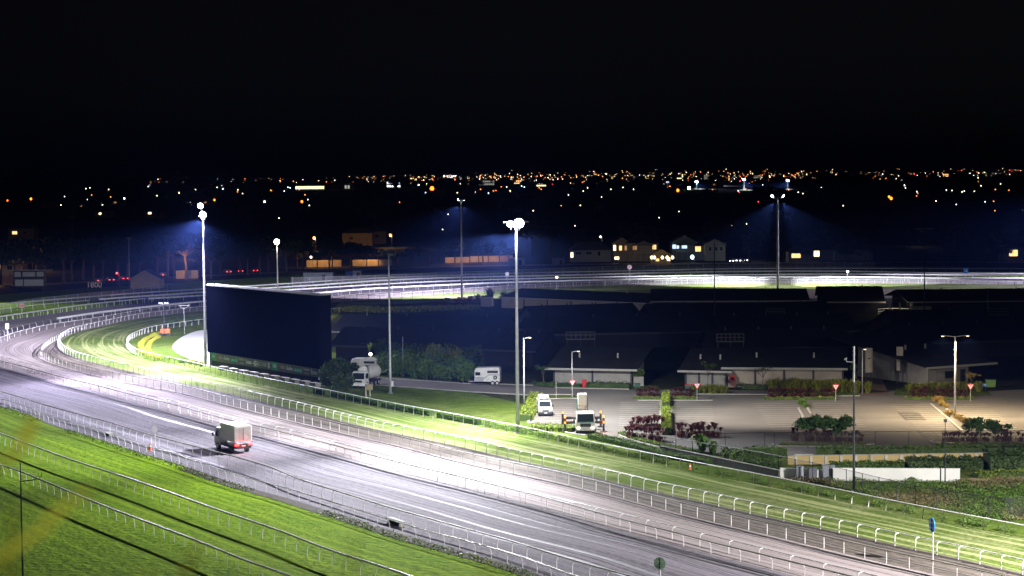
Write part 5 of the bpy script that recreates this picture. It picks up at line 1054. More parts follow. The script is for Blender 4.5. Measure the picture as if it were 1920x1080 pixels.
# ------------------------------------------------------------------ vehicles (built facing -Y, then turned)
M_VW = pm('white_vehicle_paint', (0.78, 0.78, 0.76), 0.25, coat=0.4); M_TAIL = em('tail_light_glow', (1, 0.02, 0.02), 14); M_HEAD = em('head_light_glow', (1, 0.72, 0.4), 9); M_AMB = em('amber_beacon_glow', (1, 0.17, 0.006), 6); M_CREAM = pm('cream_paint', (0.60, 0.55, 0.42), 0.4)
def wheel(par, x, y, r=0.42, w=0.24):
    o = MB().tube([(x-w/2, y, r), (x+w/2, y, r)], r, 18).build('wheel', M_BLACK, par); q = MB(); q.tube([(x-w/2-0.01, y, r), (x+w/2+0.01, y, r)], r*0.55, 12); q.build('rim', M_GALV, o)
def hull(sections, w0):
    """side-profile body: list of (y, z) polygon extruded to width w with slightly tucked roof"""
    q = MB(); n = len(sections); zt = max(z for _, z in sections)
    L = [(-w0/2*(0.9 if z > zt*0.8 else 1), y, z) for y, z in sections]; R = [(-x, y, z) for x, y, z in L]
    q.add(L+R, [tuple(range(n)), tuple(range(2*n-1, n-1, -1))]+[(i, i+n, (i+1) % n+n, (i+1) % n) for i in range(n)]); return q
def bevel(o, w=0.04):
    b_ = o.modifiers.new('bevel', 'BEVEL'); b_.width = w; b_.segments = 2; b_.limit_method = 'ANGLE'; return o
def truck_cab(root, y0, w=2.2, zb=0.55, zt=2.5, mat=M_VW, head=None, deep=1.7, lit=False, nm='cab'):
    q = hull([(y0, zb), (y0-0.02, zb+0.75), (y0+0.22, zt-0.15), (y0+0.4, zt), (y0+deep, zt), (y0+deep, zb)], w); o = bevel(q.build(nm, mat, root))
    a = zb+0.82; b_ = zt-0.22; t = lambda z: y0-0.03+(z-(zb+0.75))/(zt-0.15-zb-0.75)*0.24
    q = MB(); q.add([(-w*0.44, t(a)-0.012, a), (w*0.44, t(a)-0.012, a), (w*0.41, t(b_)-0.012, b_), (-w*0.41, t(b_)-0.012, b_)], [(0, 1, 2, 3)]); q.build('windscreen', M_GLASS, o)
    for s in (-1, 1):
        q = MB().box((s*(w/2+0.002), y0+0.85, (a+b_)/2), (0.02, 0.8, (b_-a)*0.8)); q.build('side_window', M_GLASS, o)
        q = MB().box((s*(w/2+0.22), y0+0.15, a+0.35), (0.2, 0.1, 0.45)); q.tube([(s*w/2, y0+0.2, a+0.35), (s*(w/2+0.2), y0+0.15, a+0.35)], 0.02, 5); q.build('mirror', M_DARKM, o)
        MB().box((s*w*0.37, y0-0.05, zb+0.12), (0.34, 0.06, 0.22)).build('headlight', head or M_SW, o)
    MB().box((0, y0-0.04, zb+0.48), (w*0.55, 0.05, 0.3)).build('grille', M_DARKM, o); MB().box((0, y0-0.06, zb-0.08), (w*0.98, 0.2, 0.22)).build('bumper', M_SW if head is None else M_VW, o)
    MB().box((0, y0-0.17, zb-0.08), (0.45, 0.02, 0.12)).build('number_plate', M_CREAM, o); return o
# moving service truck on the dirt track, seen from behind
rl, rr = G(440, 853), G(473, 849); hd = Vector((rr.x-rl.x, rr.y-rl.y, 0)).normalized(); C_ = (rl+rr)/2
tang = min(((q - C_).length, i) for i, q in enumerate(C4b))[1]; T_ = (C4b[tang]-C4b[tang+1]).normalized(); 
mt = empty('service_truck', Zp(C_), math.atan2(T_.x, -T_.y) + math.pi*0, 'white-topped service truck with glowing red tail lights driving away on the dirt track', 'truck')
mt.rotation_euler = (0, 0, math.atan2(T_.y, T_.x)+math.pi/2)      # local -Y points along travel
truck_cab(mt, -6.2, 2.1, 0.6, 2.6); MB().box((0, -2.2, 0.75), (1.9, 4.6, 0.25)).build('chassis', M_DARKM, mt)
o = MB().box((0, -2.15, 2.35), (2.2, 4.3, 1.9)).build('box_body', M_VW, mt); bevel(o, 0.08); MB().box((0, 0.012, 2.3), (1.9, 0.02, 1.5)).build('rear_door', M_WHITE_OLD, o); MB().box((0, 0.03, 2.3), (0.05, 0.03, 1.45)).build('door_seam', M_DARKM, o)
o = MB().box((0, -0.02, 1.02), (2.25, 0.22, 0.34)).build('rear_bumper', M_DARKM, mt)
for s in (-1, 1): MB().box((s*0.85, 0.12, 1.1), (0.5, 0.06, 0.2)).build('tail_light', M_TAIL, o)
MB().box((0, 0.10, 0.95), (0.45, 0.02, 0.12)).build('number_plate', M_SW, o)
for y in (-5.2, -1.2):
    for s in (-1, 1): wheel(mt, s*0.92, y, 0.45, 0.28)
plight('tail_glow', mt.matrix_basis @ Vector((0, 0.7, 0.9)) if False else Zp(C_, 1.0)+T_*-0.9, 60, (1, 0.05, 0.03), 0.2)
# horse trailers
def horse_trailer(px, py, L, rz, label, flip=1):
    root = empty('horse_trailer', G(px, py), rz, label, 'horse trailer', 'parked horse trailers'); w = 2.2
    q = MB(); sec = [(-L/2, 0.55), (-L/2, 2.2), (-L/2+0.3, 2.65), (L/2-0.25, 2.75), (L/2, 2.5), (L/2, 0.5)]; n = len(sec)
    F_ = [(x*flip, -w/2, z) for x, z in sec]; B_ = [(x*flip, w/2, z) for x, z in sec]; q.add(F_+B_, [tuple(range(n)), tuple(range(2*n-1, n-1, -1))]+[(i, i+n, (i+1) % n+n, (i+1) % n) for i in range(n)])
    b_ = bevel(q.build('body', M_VW, root), 0.1); f_ = flip
    MB().box((-f_*L*0.36, -w/2-0.012, 1.75), (L*0.2, 0.02, 0.5)).build('front_window', M_GLASS, b_); MB().box((f_*L*0.22, -w/2-0.012, 2.05), (L*0.42, 0.02, 0.38)).build('louvre_window', M_DARKM, b_)
    MB().box((-f_*L*0.3, -w/2-0.012, 0.85), (L*0.34, 0.02, 0.45)).build('tread_plate', M_GALV, b_)
    q = MB(); q.tube([(-f_*L/2, -w/2-0.015, 1.15), (-f_*L*0.08, -w/2-0.015, 1.15), (f_*L*0.08, -w/2-0.015, 1.6), (f_*L/2, -w/2-0.015, 1.6)], 0.035, 4); q.build('stripe', M_DARKM, b_)
    q = MB(); q.tube([(f_*L*0.33, -w/2-0.2, 1.2), (f_*L*0.33, -w/2-0.02, 1.2)], 0.3, 16); o = q.build('spare_wheel', M_BLACK, root); MB().disc((f_*L*0.33, -w/2-0.21, 1.2), 0.16, (0, 1, 0), 0.02).build('rim', M_WHITE_OLD, o)
    for x in (f_*L*0.22, f_*L*0.40):
        o = MB().tube([(x, -w/2-0.08, 0.34), (x, -w/2+0.2, 0.34)], 0.34, 16).build('wheel', M_BLACK, root); MB().disc((x, -w/2-0.09, 0.34), 0.19, (0, 1, 0), 0.02).build('rim', M_WHITE_OLD, o)
        MB().tube([(x, w/2-0.2, 0.34), (x, w/2+0.05, 0.34)], 0.34, 16).build('wheel', M_BLACK, root)
    q = MB(); q.tube([(-f_*L/2, -0.7, 0.5), (-f_*(L/2+1.1), 0, 0.5), (-f_*L/2, 0.7, 0.5)], 0.05, 5); q.tube([(-f_*(L/2+1.0), 0, 0.5), (-f_*(L/2+1.0), 0, 0.05)], 0.04, 5); q.build('drawbar', M_GALV, root)
    return root
horse_trailer(915, 721, 3.9, -0.12, 'white horse trailer with dark louvre windows parked at the right of the thicket'); horse_trailer(685, 702, 4.3, -0.18, 'dim cream horse trailer behind the tanker truck and lit palm')
# tanker truck half hidden by shrubs
tk = empty('tanker_truck', G(672, 728), rad(-18), 'white tanker truck half hidden by the shrubs beside the dark screen', 'truck'); truck_cab(tk, 0, 2.2, 0.55, 2.5); MB().box((0, 4.0, 0.75), (1.9, 5.6, 0.3)).build('chassis', M_DARKM, tk)
q = MB(); q.tube([(0, 2.0, 2.05), (0, 2.15, 2.05), (0, 6.5, 2.05), (0, 6.65, 2.05)], [0.85, 1.1, 1.1, 0.85], 22); bevel(q.build('tank', M_VW, tk, smooth=False), 0.02)
for y in (1.0, 4.4, 5.6):
    for s in (-1, 1): wheel(tk, s*0.95, y, 0.45, 0.28)
# white van with ladders on its roof
vn = empty('van', G(1023, 781), rad(4), 'white van with roof load parked facing the camera beside the lime hedge', 'van'); q = hull([(0, 0.35), (-0.02, 0.95), (0.75, 1.15), (1.35, 1.9), (1.6, 2.0), (4.6, 2.0), (4.7, 0.4)], 1.85); b_ = bevel(q.build('body', M_VW, vn), 0.08)
q = MB(); q.add([(-0.8, 0.78, 1.2), (0.8, 0.78, 1.2), (0.72, 1.3, 1.86), (-0.72, 1.3, 1.86)], [(0, 1, 2, 3)]); 
for v_ in range(len(q.v)): q.v[v_] = (q.v[v_][0], q.v[v_][1]-0.03, q.v[v_][2]+0.02)
q.build('windscreen', M_GLASS, b_); MB().box((0, -0.06, 0.45), (1.86, 0.2, 0.32)).build('bumper', M_DARKM, b_); MB().box((0, -0.04, 0.78), (0.9, 0.05, 0.16)).build('grille', M_DARKM, b_); MB().box((0, -0.17, 0.5), (0.4, 0.02, 0.12)).build('number_plate', M_SW, b_)
for s in (-1, 1):
    MB().box((s*0.72, -0.03, 0.8), (0.32, 0.06, 0.18)).build('headlight', M_GALV, b_); MB().box((s*1.05, 0.95, 1.3), (0.2, 0.1, 0.25)).build('mirror', M_DARKM, b_); MB().box((s*0.925, 2.0, 1.5), (0.02, 1.0, 0.5)).build('side_window', M_GLASS, b_)
    for y in (0.9, 3.8): wheel(vn, s*0.82, y, 0.34, 0.2)
rk = MB(); 
for y in (1.9, 3.0, 4.2): rk.tube([(-0.8, y, 2.02), (-0.8, y, 2.16), (0.8, y, 2.16), (0.8, y, 2.02)], 0.03, 5)
rk.build('roof_rack', M_GALV, vn); q = MB(); q.box((-0.42, 3.0, 2.34), (0.55, 2.6, 0.34)); q.box((0.3, 3.0, 2.34), (0.7, 2.4, 0.3)); q.box((-0.42, 1.9, 2.6), (0.4, 0.6, 0.2)); q.box((0.3, 2.0, 2.55), (0.5, 0.7, 0.16)); o = q.build('roof_boxes', M_VW, vn); bevel(o, 0.05)
# crane truck with outriggers and amber beacons
ct = empty('crane_truck', G(1098, 815), rad(2), 'white crane truck with lit headlights, spread outriggers and amber beacons', 'crane truck'); M_TEAL = pm('teal_paint', (0.04, 0.20, 0.18), 0.4)
cb = truck_cab(ct, 0, 2.35, 0.7, 2.75, head=M_HEAD); MB().box((0, -0.055, 1.55), (2.1, 0.03, 0.12)).build('teal_band', M_TEAL, cb); MB().box((0, -0.08, 1.18), (1.3, 0.05, 0.42)).build('grille_bars', M_DARKM, cb)
for s in (-1, 1): MB().box((s*0.9, 0.3, 2.62), (0.22, 0.12, 0.14)).build('marker_light', em('marker_lamp_glow', (1, 0.35, 0.15), 12), cb)
MB().box((0, 4.6, 0.95), (2.2, 6.0, 0.4)).build('deck', M_WHITE_OLD, ct)
for y in (2.2, 6.8):
    o = MB().box((0, y, 1.25), (4.8, 0.28, 0.3)).build('outrigger', M_DARKM, ct)
    for s in (-1, 1):
        q = MB(); q.box((s*2.4, y, 1.0), (0.26, 0.3, 1.6)); q.tube([(s*2.4, y, 0.1), (s*2.4, y, 1.0)], 0.08, 8); q.build('leg', M_DARKM, o); MB().tube([(s*2.4, y, 0.07), (s*2.4, y, 0.14)], 0.42, 14).build('foot_plate', M_DARKM, o)
        MB().tube([(s*2.4, y-0.2, 1.85), (s*2.4, y-0.2, 2.1)], 0.11, 10).build('beacon', M_AMB, o)
        if y < 5: MB().tube([(s*2.4, y-0.25, 1.15), (s*2.4, y-0.25, 1.38)], 0.10, 10).build('beacon', M_AMB, o)
o = MB().box((-0.1, 6.2, 2.9), (0.9, 3.4, 0.6)).build('folded_boom', M_VW, ct); q = MB(); q.box((-0.1, 4.2, 3.9), (1.15, 0.9, 1.5)); bevel(q.build('bucket', M_VW, ct), 0.1); q = MB(); q.box((-0.75, 4.2, 3.0), (0.12, 0.5, 2.0)); q.box((0.55, 4.2, 3.0), (0.12, 0.5, 2.0)); q.build('boom_arms', M_TEAL, ct)
MB().tube([(0, 6.2, 1.1), (0, 6.2, 2.7)], 0.45, 12).build('turret', M_WHITE_OLD, ct)
for y in (1.0, 5.2, 6.4):
    for s in (-1, 1): wheel(ct, s*0.98, y, 0.5, 0.3)
plight('beacon_light', G(1067, 812)+Vector((0, 0, 2.0)), 90, (1, 0.5, 0.1), 0.15); plight('beacon_light', G(1129, 812)+Vector((0, 0, 2.0)), 90, (1, 0.5, 0.1), 0.15)
spot('headlight_beam', G(1098, 815)+Vector((0, -0.5, 0.8)), G(1096, 860), 300, 60, 0.8, (1, 0.85, 0.6))
# orange light-tower trailer on the infield lawn
lt = empty('light_tower_trailer', G(310, 630), 0, 'orange mobile light tower with a raised dark mast on the infield lawn', 'light tower'); q = MB().box((0, 0, 1.0), (1.9, 1.1, 0.9)); bevel(q.build('engine_cover', M_ORANGE, lt), 0.12); MB().box((-0.1, -0.57, 1.0), (0.35, 0.03, 0.8)).build('side_panel', M_RED, lt)
q = MB().box((0, 0, 0.5), (2.4, 1.0, 0.12)); q.tube([(-2.1, 0, 0.5), (2.1, 0, 0.5)], 0.05, 6)
for x in (-2.1, -1.2, 1.2, 2.1): q.tube([(x, -0.5, 0.02), (x, -0.5, 0.6)], 0.05, 6)
q.build('frame', M_DARKM, lt); MB().tube([(-0.2, 0, 0.6), (-0.2, 0, 3.2), (-0.25, 0, 6.6)], [0.13, 0.1, 0.06], 8).build('mast', M_DARKM, lt)
q = MB(); q.tube([(-1.0, 0, 6.5), (0.6, 0, 6.5)], 0.05, 5)
for x in (-1.0, -0.5, 0.15, 0.6): q.box((x, -0.15, 6.7), (0.36, 0.16, 0.3))
q.build('lamp_heads', M_GALV, lt)
for s in (-0.5, 0.5): MB().tube([(s*1.4, -0.6, 0.32), (s*1.4, -0.42, 0.32)], 0.32, 14).build('wheel', M_BLACK, lt)
# cars on the road behind the fence
def car(px, py, rz, paint, label, tail=True, group='cars on the far road'):
    root = empty('car', G(px, py), rz, label, 'car', group); q = hull([(-2.1, 0.35), (-2.1, 0.8), (-1.0, 0.95), (-0.4, 1.4), (1.1, 1.42), (1.8, 1.0), (2.1, 0.95), (2.1, 0.35)], 1.75); b_ = q.build('body', paint, root)
    MB().box((0, 0.4, 1.17), (1.68, 1.5, 0.28)).build('windows', M_GLASS, b_)
    for s in (-1, 1):
        MB().box((s*0.68, 2.12, 0.78), (0.32, 0.05, 0.16)).build('tail_light', em('distant_tail_glow', (1, 0.05, 0.04), 10), b_); MB().box((s*0.66, -2.12, 0.7), (0.32, 0.05, 0.16)).build('headlight', em('distant_head_glow', (1, 0.95, 0.85), 20), b_)
        for y in (-1.3, 1.35): wheel(root, s*0.8, y, 0.32, 0.2)
M_CAR = [pm('car_paint_%d' % i, c, 0.3, coat=0.3) for i, c in enumerate([(0.3, 0.3, 0.32), (0.05, 0.05, 0.06), (0.25, 0.03, 0.03), (0.5, 0.5, 0.5)])]
for k, (x, y, a, t) in enumerate(((185, 530, 2.2, 'grey car with red tail lights, leftmost on the far road'), (206, 528.5, 2.2, 'dark car with red tail lights behind the tree trunks on the far road'), (232, 526, 2.2, 'red car with red tail lights left of the thin two-lamp pole'), (306, 519, 2.2, 'grey car with red tail lights under the orange-lit wall'), (425, 513, 2.0, 'dark car with red tail lights right of the screen pole'), (447, 512, 2.0, 'red car with red tail lights left of the warm lamp pole'), (475, 511, 2.0, 'pale car with red tail lights nearest the warm lamp pole'))):
    car(x, y, math.pi+0.9-a*0.2, M_CAR[k % 4], t)
for k, (x, y) in enumerate(((1376, 492), (1389, 491.6), (1402, 491))): car(x, y, -0.5, M_CAR[(k+3) % 4], ('pale car with white headlights, left of three beyond the fence', 'grey car with white headlights, middle of three beyond the fence', 'dark car with white headlights, right of three beyond the fence')[k])
# ------------------------------------------------------------------ out-of-focus plants right by the camera, in a planter on the viewing terrace
ter = MB().box((0, 0.4, CAMZ-2.05), (8, 5.2, 0.3)); ter.build('terrace_slab', M_CONC)['kind'] = 'structure'
for s in (-1, 1): pass
tw = MB().box((0, -2.4, (CAMZ-2.2)/2), (8, 0.5, CAMZ-2.2)).build('terrace_wall', M_CONC); tw['kind'] = 'structure'
pl = empty('planter', (0, 2.6, CAMZ-1.9), 0, 'concrete planter of tall dry grass stalks close to the camera, out of focus', 'planter')
q = MB(); q.box((0, 0, 0.15), (5, 0.5, 0.3)); q.build('trough', M_CONC, pl)
M_STALK = leafmat('grass_stalks', (0.12, 0.14, 0.01), (0.16, 0.16, 0.015)); rk_ = random.Random(4)
def stalk(pts, w):
    q = MB(); P = [at_y(x, y, Y)-Vector((0, 2.6, CAMZ-1.9)) for x, y, Y in pts]; base = P[0].copy(); base.z = 0.28; base.y = 0.0; base.x = P[0].x-(P[1].x-P[0].x)*0.5
    mid = base.lerp(P[0], 0.5); w *= 1.8; q.tube([base, mid]+P, [w*1.3, w*1.2]+[w*(1.1-0.6*i/len(P)) for i in range(len(P))], 6, sq=0.4); q.build('stalk', M_STALK, pl)
for pts, w in (([(20, 1160, 2.6), (20, 1060, 2.6), (26, 960, 2.6)], 0.006), ([(-60, 1120, 2.5), (0, 1045, 2.5), (70, 1000, 2.55), (120, 950, 2.6), (165, 920, 2.65)], 0.007), ([(-80, 950, 2.7), (0, 870, 2.7), (35, 845, 2.7), (62, 790, 2.75)], 0.008),
    ([(300, 1180, 2.5), (345, 1080, 2.5), (370, 1020, 2.5)], 0.006), ([(640, 1180, 2.4), (655, 1080, 2.4), (672, 1000, 2.4)], 0.004), ([(915, 1200, 2.4), (912, 1110, 2.4), (908, 1050, 2.4)], 0.004), ([(270, 1200, 2.6), (280, 1110, 2.6), (282, 1060, 2.6)], 0.004)):
    stalk(pts, w)
plight('stalk_fill', (-0.5, 1.2, CAMZ+1.6), 420, (1, 0.95, 0.7), 0.2)  # unseen fill, added to brighten the stalks beside the camera
# ------------------------------------------------------------------ far suburb: houses, trees, street lights, hills
def T(px, py, Ymax=5200):
    """ground point under pixel: flat ground near, hills far"""
    d = ray(px, py); lo = 200.0
    prev = None
    Y = 300.0
    while Y < Ymax:
        p = EYE+d*(Y/d.y)
        if p.z <= hz(p.x, p.y): return Vector((p.x, p.y, hz(p.x, p.y)))
        Y *= 1.01
    p = EYE+d*(Ymax/d.y); return Vector((p.x, p.y, hz(p.x, p.y)))
M_WOOD = pm('weatherboard', (0.42, 0.36, 0.26), 0.7, c2=(0.36, 0.30, 0.22), scale=1); M_WOODG = pm('weatherboard_grey', (0.30, 0.34, 0.33), 0.7); M_TIN = pm('tin_roof', (0.10, 0.10, 0.11), 0.5, 0.3); M_TRIM = pm('trim_white', (0.62, 0.60, 0.55), 0.6)
WGLOW = {'warm': em('window_glow_warm', (1, 0.58, 0.22), 2.0), 'cool': em('window_glow_cool', (0.6, 0.8, 1.0), 1.6), 'dim': em('window_glow_dim', (1, 0.5, 0.2), 0.5), 'bright': em('window_glow_bright', (1, 0.72, 0.4), 4)}
def house(px, py, w, dp, h, rise, label, wins=(), wall=M_WOOD, gable='front', porch=None, stilts=0.0, cat='house', far=False, group=None):
    p = T(px, py) if far else G(px, py); root = empty('house', p, 0, label, cat, group)
    q = MB().box((0, dp/2, stilts+(h-stilts)/2), (w, dp, h-stilts)); 
    if stilts:
        for x in (-w*0.45, -w*0.15, w*0.15, w*0.45):
            for y in (0.3, dp-0.3): q.box((x, y, stilts/2), (0.3, 0.3, stilts))
    if gable == 'front': q.add([(-w/2, 0, h), (w/2, 0, h), (0, 0, h+rise)], [(0, 1, 2)])
    q.build('wall', wall, root)
    r_ = MB(); o_ = 0.5
    if gable == 'front': r_.add([(-w/2-o_, -o_, h-0.1), (0, -o_, h+rise), (w/2+o_, -o_, h-0.1), (-w/2-o_, dp+o_, h-0.1), (0, dp+o_, h+rise), (w/2+o_, dp+o_, h-0.1)], [(0, 1, 4, 3), (1, 2, 5, 4)])
    else: r_.add([(-w/2-o_, -o_, h-0.1), (w/2+o_, -o_, h-0.1), (w/2+o_, dp+o_, h-0.1), (-w/2-o_, dp+o_, h-0.1), (-w/2+dp*0.4, dp/2, h+rise), (w/2-dp*0.4, dp/2, h+rise)], [(0, 1, 5, 4), (1, 2, 5), (2, 3, 4, 5), (3, 0, 4)])
    r_.build('roof', M_TIN, root)
    if gable == 'front':
        g_ = MB(); g_.tube([(-w/2-o_, -o_-0.05, h-0.1), (0, -o_-0.05, h+rise), (w/2+o_, -o_-0.05, h-0.1)], 0.1, 4); g_.build('barge_board', M_TRIM, root)
    for (u, z, ww, hh, k) in wins:
        f = MB().box((u*w/2, -0.04, z), (ww+0.25, 0.06, hh+0.25)).build('window', M_TRIM, root); MB().box((u*w/2, -0.085, z), (ww, 0.03, hh)).build('pane', WGLOW[k] if k in WGLOW else M_GLASS, f)
        if ww > 1.2: MB().box((u*w/2, -0.115, z), (0.09, 0.03, hh)).build('mullion', M_TRIM, f)
    if porch:
        u, pw, pz, ph = porch; q = MB(); q.box((u*w/2, -1.1, pz), (pw, 2.2, 0.18)); q.box((u*w/2, -2.15, pz+1.0), (pw, 0.08, 0.1))
        for k in range(4): q.box((u*w/2-pw/2+pw*k/3, -2.1, pz/2+ph/2), (0.16, 0.16, pz+ph))
        for k in range(16): q.box((u*w/2-pw/2+pw*k/15, -2.15, pz+0.5), (0.05, 0.05, 1.0))
        q.build('verandah', M_TRIM, root)
        q = MB(); q.add([(u*w/2-pw/2-.3, -2.5, pz+ph), (u*w/2+pw/2+.3, -2.5, pz+ph), (u*w/2, -2.5, pz+ph+pw*0.28), (u*w/2-pw/2-.3, 0, pz+ph), (u*w/2+pw/2+.3, 0, pz+ph), (u*w/2, 0, pz+ph+pw*0.28)], [(0, 1, 2), (0, 2, 5, 3), (1, 4, 5, 2)]); q.build('verandah_roof', M_TIN, root)
    return root
house(1108, 491, 15, 9, 4.4, 3.0, 'long low dark house with one lit window at its left end', [(-0.93, 2.6, 0.9, 1.9, 'bright'), (-0.6, 3.2, 2, 1, 'x'), (-0.1, 3.2, 2, 1, 'x'), (0.4, 3.0, 1, 1.6, 'x')], M_WOODG, 'hip')
house(1166, 490, 6.2, 10, 6.4, 2.4, 'tall cream house with narrow gable and lit windows left of the verandahs', [(-0.85, 5.0, 0.9, 2.0, 'bright'), (-0.15, 4.9, 1.0, 1.7, 'warm'), (0.5, 4.9, 1.0, 1.7, 'dim'), (-0.6, 1.2, 1.6, 1.0, 'bright')], M_WOOD)
house(1205, 490, 11.5, 14, 6.8, 4.0, 'large verandah house with broad dark roof in the middle of the lit row', [(-0.5, 5.0, 1.4, 1.4, 'dim'), (0.75, 5.2, 1.3, 1.6, 'warm')], M_WOOD, 'hip', porch=(0.05, 7.0, 3.2, 2.6), stilts=0)
house(1240, 494, 7, 6, 3.0, 2.0, 'low garage-like house with glowing lamps before the verandah house', [(-0.4, 1.3, 1.2, 0.9, 'warm'), (0.75, 1.5, 1.0, 1.2, 'bright')], M_WOOD)
house(1283, 488, 9.0, 12, 6.6, 2.6, 'pale blue-lit house with a bright upstairs verandah', [(-0.7, 5.1, 2.4, 1.5, 'cool'), (0.0, 5.2, 2.0, 1.6, 'cool')], M_WOODG, 'front', porch=(0, 6, 3.4, 2.2))
house(1318, 488, 6.0, 9, 5.6, 1.8, 'narrow house with a single square orange window right of the blue-lit house', [(-0.6, 4.2, 2.0, 1.8, 'warm')], M_WOODG, 'hip')
house(1341, 489, 7.5, 9, 5.8, 2.2, 'dim grey house at the right end of the lit row', [(-0.5, 4.4, 0.9, 1.4, 'x'), (0.1, 4.4, 0.9, 1.4, 'x'), (0.6, 4.4, 0.9, 1.4, 'x')], M_WOODG, 'front')
house(1500, 492, 8, 8, 3.8, 1.8, 'low house with broken warm light behind bushes, right of the twin-beam pole', [(-0.35, 2.4, 3.2, 1.5, 'warm')], M_WOODG, 'hip')
house(1545, 489, 9, 8, 4.0, 1.8, 'low house with a single bright square window', [(-0.6, 2.6, 1.9, 2.0, 'bright')], M_WOODG, 'hip')
house(1600, 489, 14, 8, 4.0, 2.0, 'unlit long house right of the bright square window', [(0.3, 2.4, 2, 1.2, 'x')], M_WOODG, 'hip')
house(1900, 488, 7, 8, 4.4, 2.0, 'dark house at the right edge with an arched warm glow', [(0, 2.6, 3.0, 2.2, 'warm')], M_WOODG, 'hip')
house(272, 541, 8.5, 8, 2.7, 2.6, 'small dim gabled shed by the far left fence', [], M_WOOD, 'front', cat='shed')
for x, y, w, h, k, t in ((40, 449, 14, 6, 'warm', 'left house with three small orange windows above the trees'), (10, 520, 10, 5, 'warm', 'house with bright windows at the left edge above the fence lamp'), (92, 390, 16, 6, 'x', 'house with a pale orange-lit gable near the upper left lamp'), (158, 392, 14, 5, 'dim', 'house with a dim porch between two far lamps'), (196, 408, 16, 5.5, 'bright', 'low house with one very bright square window'), (290, 408, 16, 6, 'bright', 'wide low house with a bright yellow carport'), (222, 385, 14, 5, 'dim', 'dim wide-roofed house left of the tall lit pole'), (390, 385, 12, 5, 'dim', 'dim house with orange strip right of the tall lit pole'), (670, 462, 14, 6, 'x', 'dark house with faint gable above the orange wall'), (700, 458, 12, 6, 'dim', 'dark house beside the orange street lamp'), (1345, 352, 20, 8, 'dim', 'small far house beyond the greenish star-like lamp')):
    sc_ = 1.0; house(x, y, w, 10, h, 2.4, t, [(-0.5, h*0.6, 2.6, 1.6, k), (0.3, h*0.6, 1.6, 1.4, 'x')] if k != 'x' else [(-0.4, h*.6, 1.5, 1.2, 'x')], M_WOOD, 'front' if int(x) % 2 else 'hip', far=True)
# orange-lit road wall behind the fence, sheds
M_OW = pm('roadside_wall', (0.50, 0.42, 0.32), 0.85, c2=(0.4, 0.33, 0.25), scale=0.5)
for (a, b, h, t) in (((575, 501), (640, 500), 2.4, 'orange-lit roadside wall, left piece behind the branching tree'), ((660, 499), (735, 498), 2.2, 'orange-lit roadside wall, middle piece'), ((835, 493), (880, 492), 2.0, 'orange-lit roadside wall, piece left of the branching twin trees'), ((882, 492), (962, 490), 2.2, 'orange-lit roadside wall, right piece'), ((330, 523), (372, 522), 2.6, 'orange-lit roadside wall left of the tall pole'), ((-20, 532), (26, 531), 2.4, 'orange-lit roadside wall at the left edge')):
    wall(a, b, h, 0.3, M_OW, t)
road = curve_px([(-60, 541), (0, 538), (200, 527), (400, 516), (600, 508), (800, 501), (1000, 497), (1300, 494), (1600, 492), (1990, 492)], 0.0, 8.0)
band('far_road', offset(road, 5), offset(road, -5), 0.06, M_ASPH, across=1)
def plain_lamp(px, py, hgt, c, glow, label, group=None, power=0, size=0.5, base_y=None, Y=None, r=0.09, cat='street light', name='street_light'):
    """lantern seen at px,py: its post stands on the ground below it"""
    if Y is None:
        t = T(px, py+ (hgt*ppm(py+12)*0.8 if py > 360 else 3)); Y = t.y
    p = at_y(px, py, Y); z0 = hz(p.x, p.y); p.z = max(p.z, z0+2.5); root = empty(name, (p.x, p.y, z0), 0, label, cat, group); H_ = p.z-z0
    MB().tube([(0.6, 0, 0), (0.6, 0, H_+0.2), (0, 0, H_+0.3)], r, 5).build('post', M_DARKM, root)
    q = MB(); q.tube([(0, 0, H_+size*0.5), (0, 0, H_), (0, 0, H_-size*0.5)], [size*0.25, size*0.5, size*0.25], 8); q.build('lantern', glow, root)
    if power: plight('street_light_lamp', (p.x, p.y-0.8, p.z-0.4), power, c, 0.3)
    return root
E_OR = em('sodium_glow', (1, 0.17, 0.012), 8); E_ORB = em('sodium_glow_far', (1, 0.24, 0.04), 8); E_WH = em('white_glow_far', (1, 0.85, 0.62), 9); E_CW = em('cool_glow_far', (0.7, 0.85, 1), 10); E_GR = em('green_glow', (0.75, 1, 0.45), 50); E_RD = em('red_glow', (1, 0.05, 0.06), 10); E_YL = em('yellow_glow', (1, 0.7, 0.25), 6)
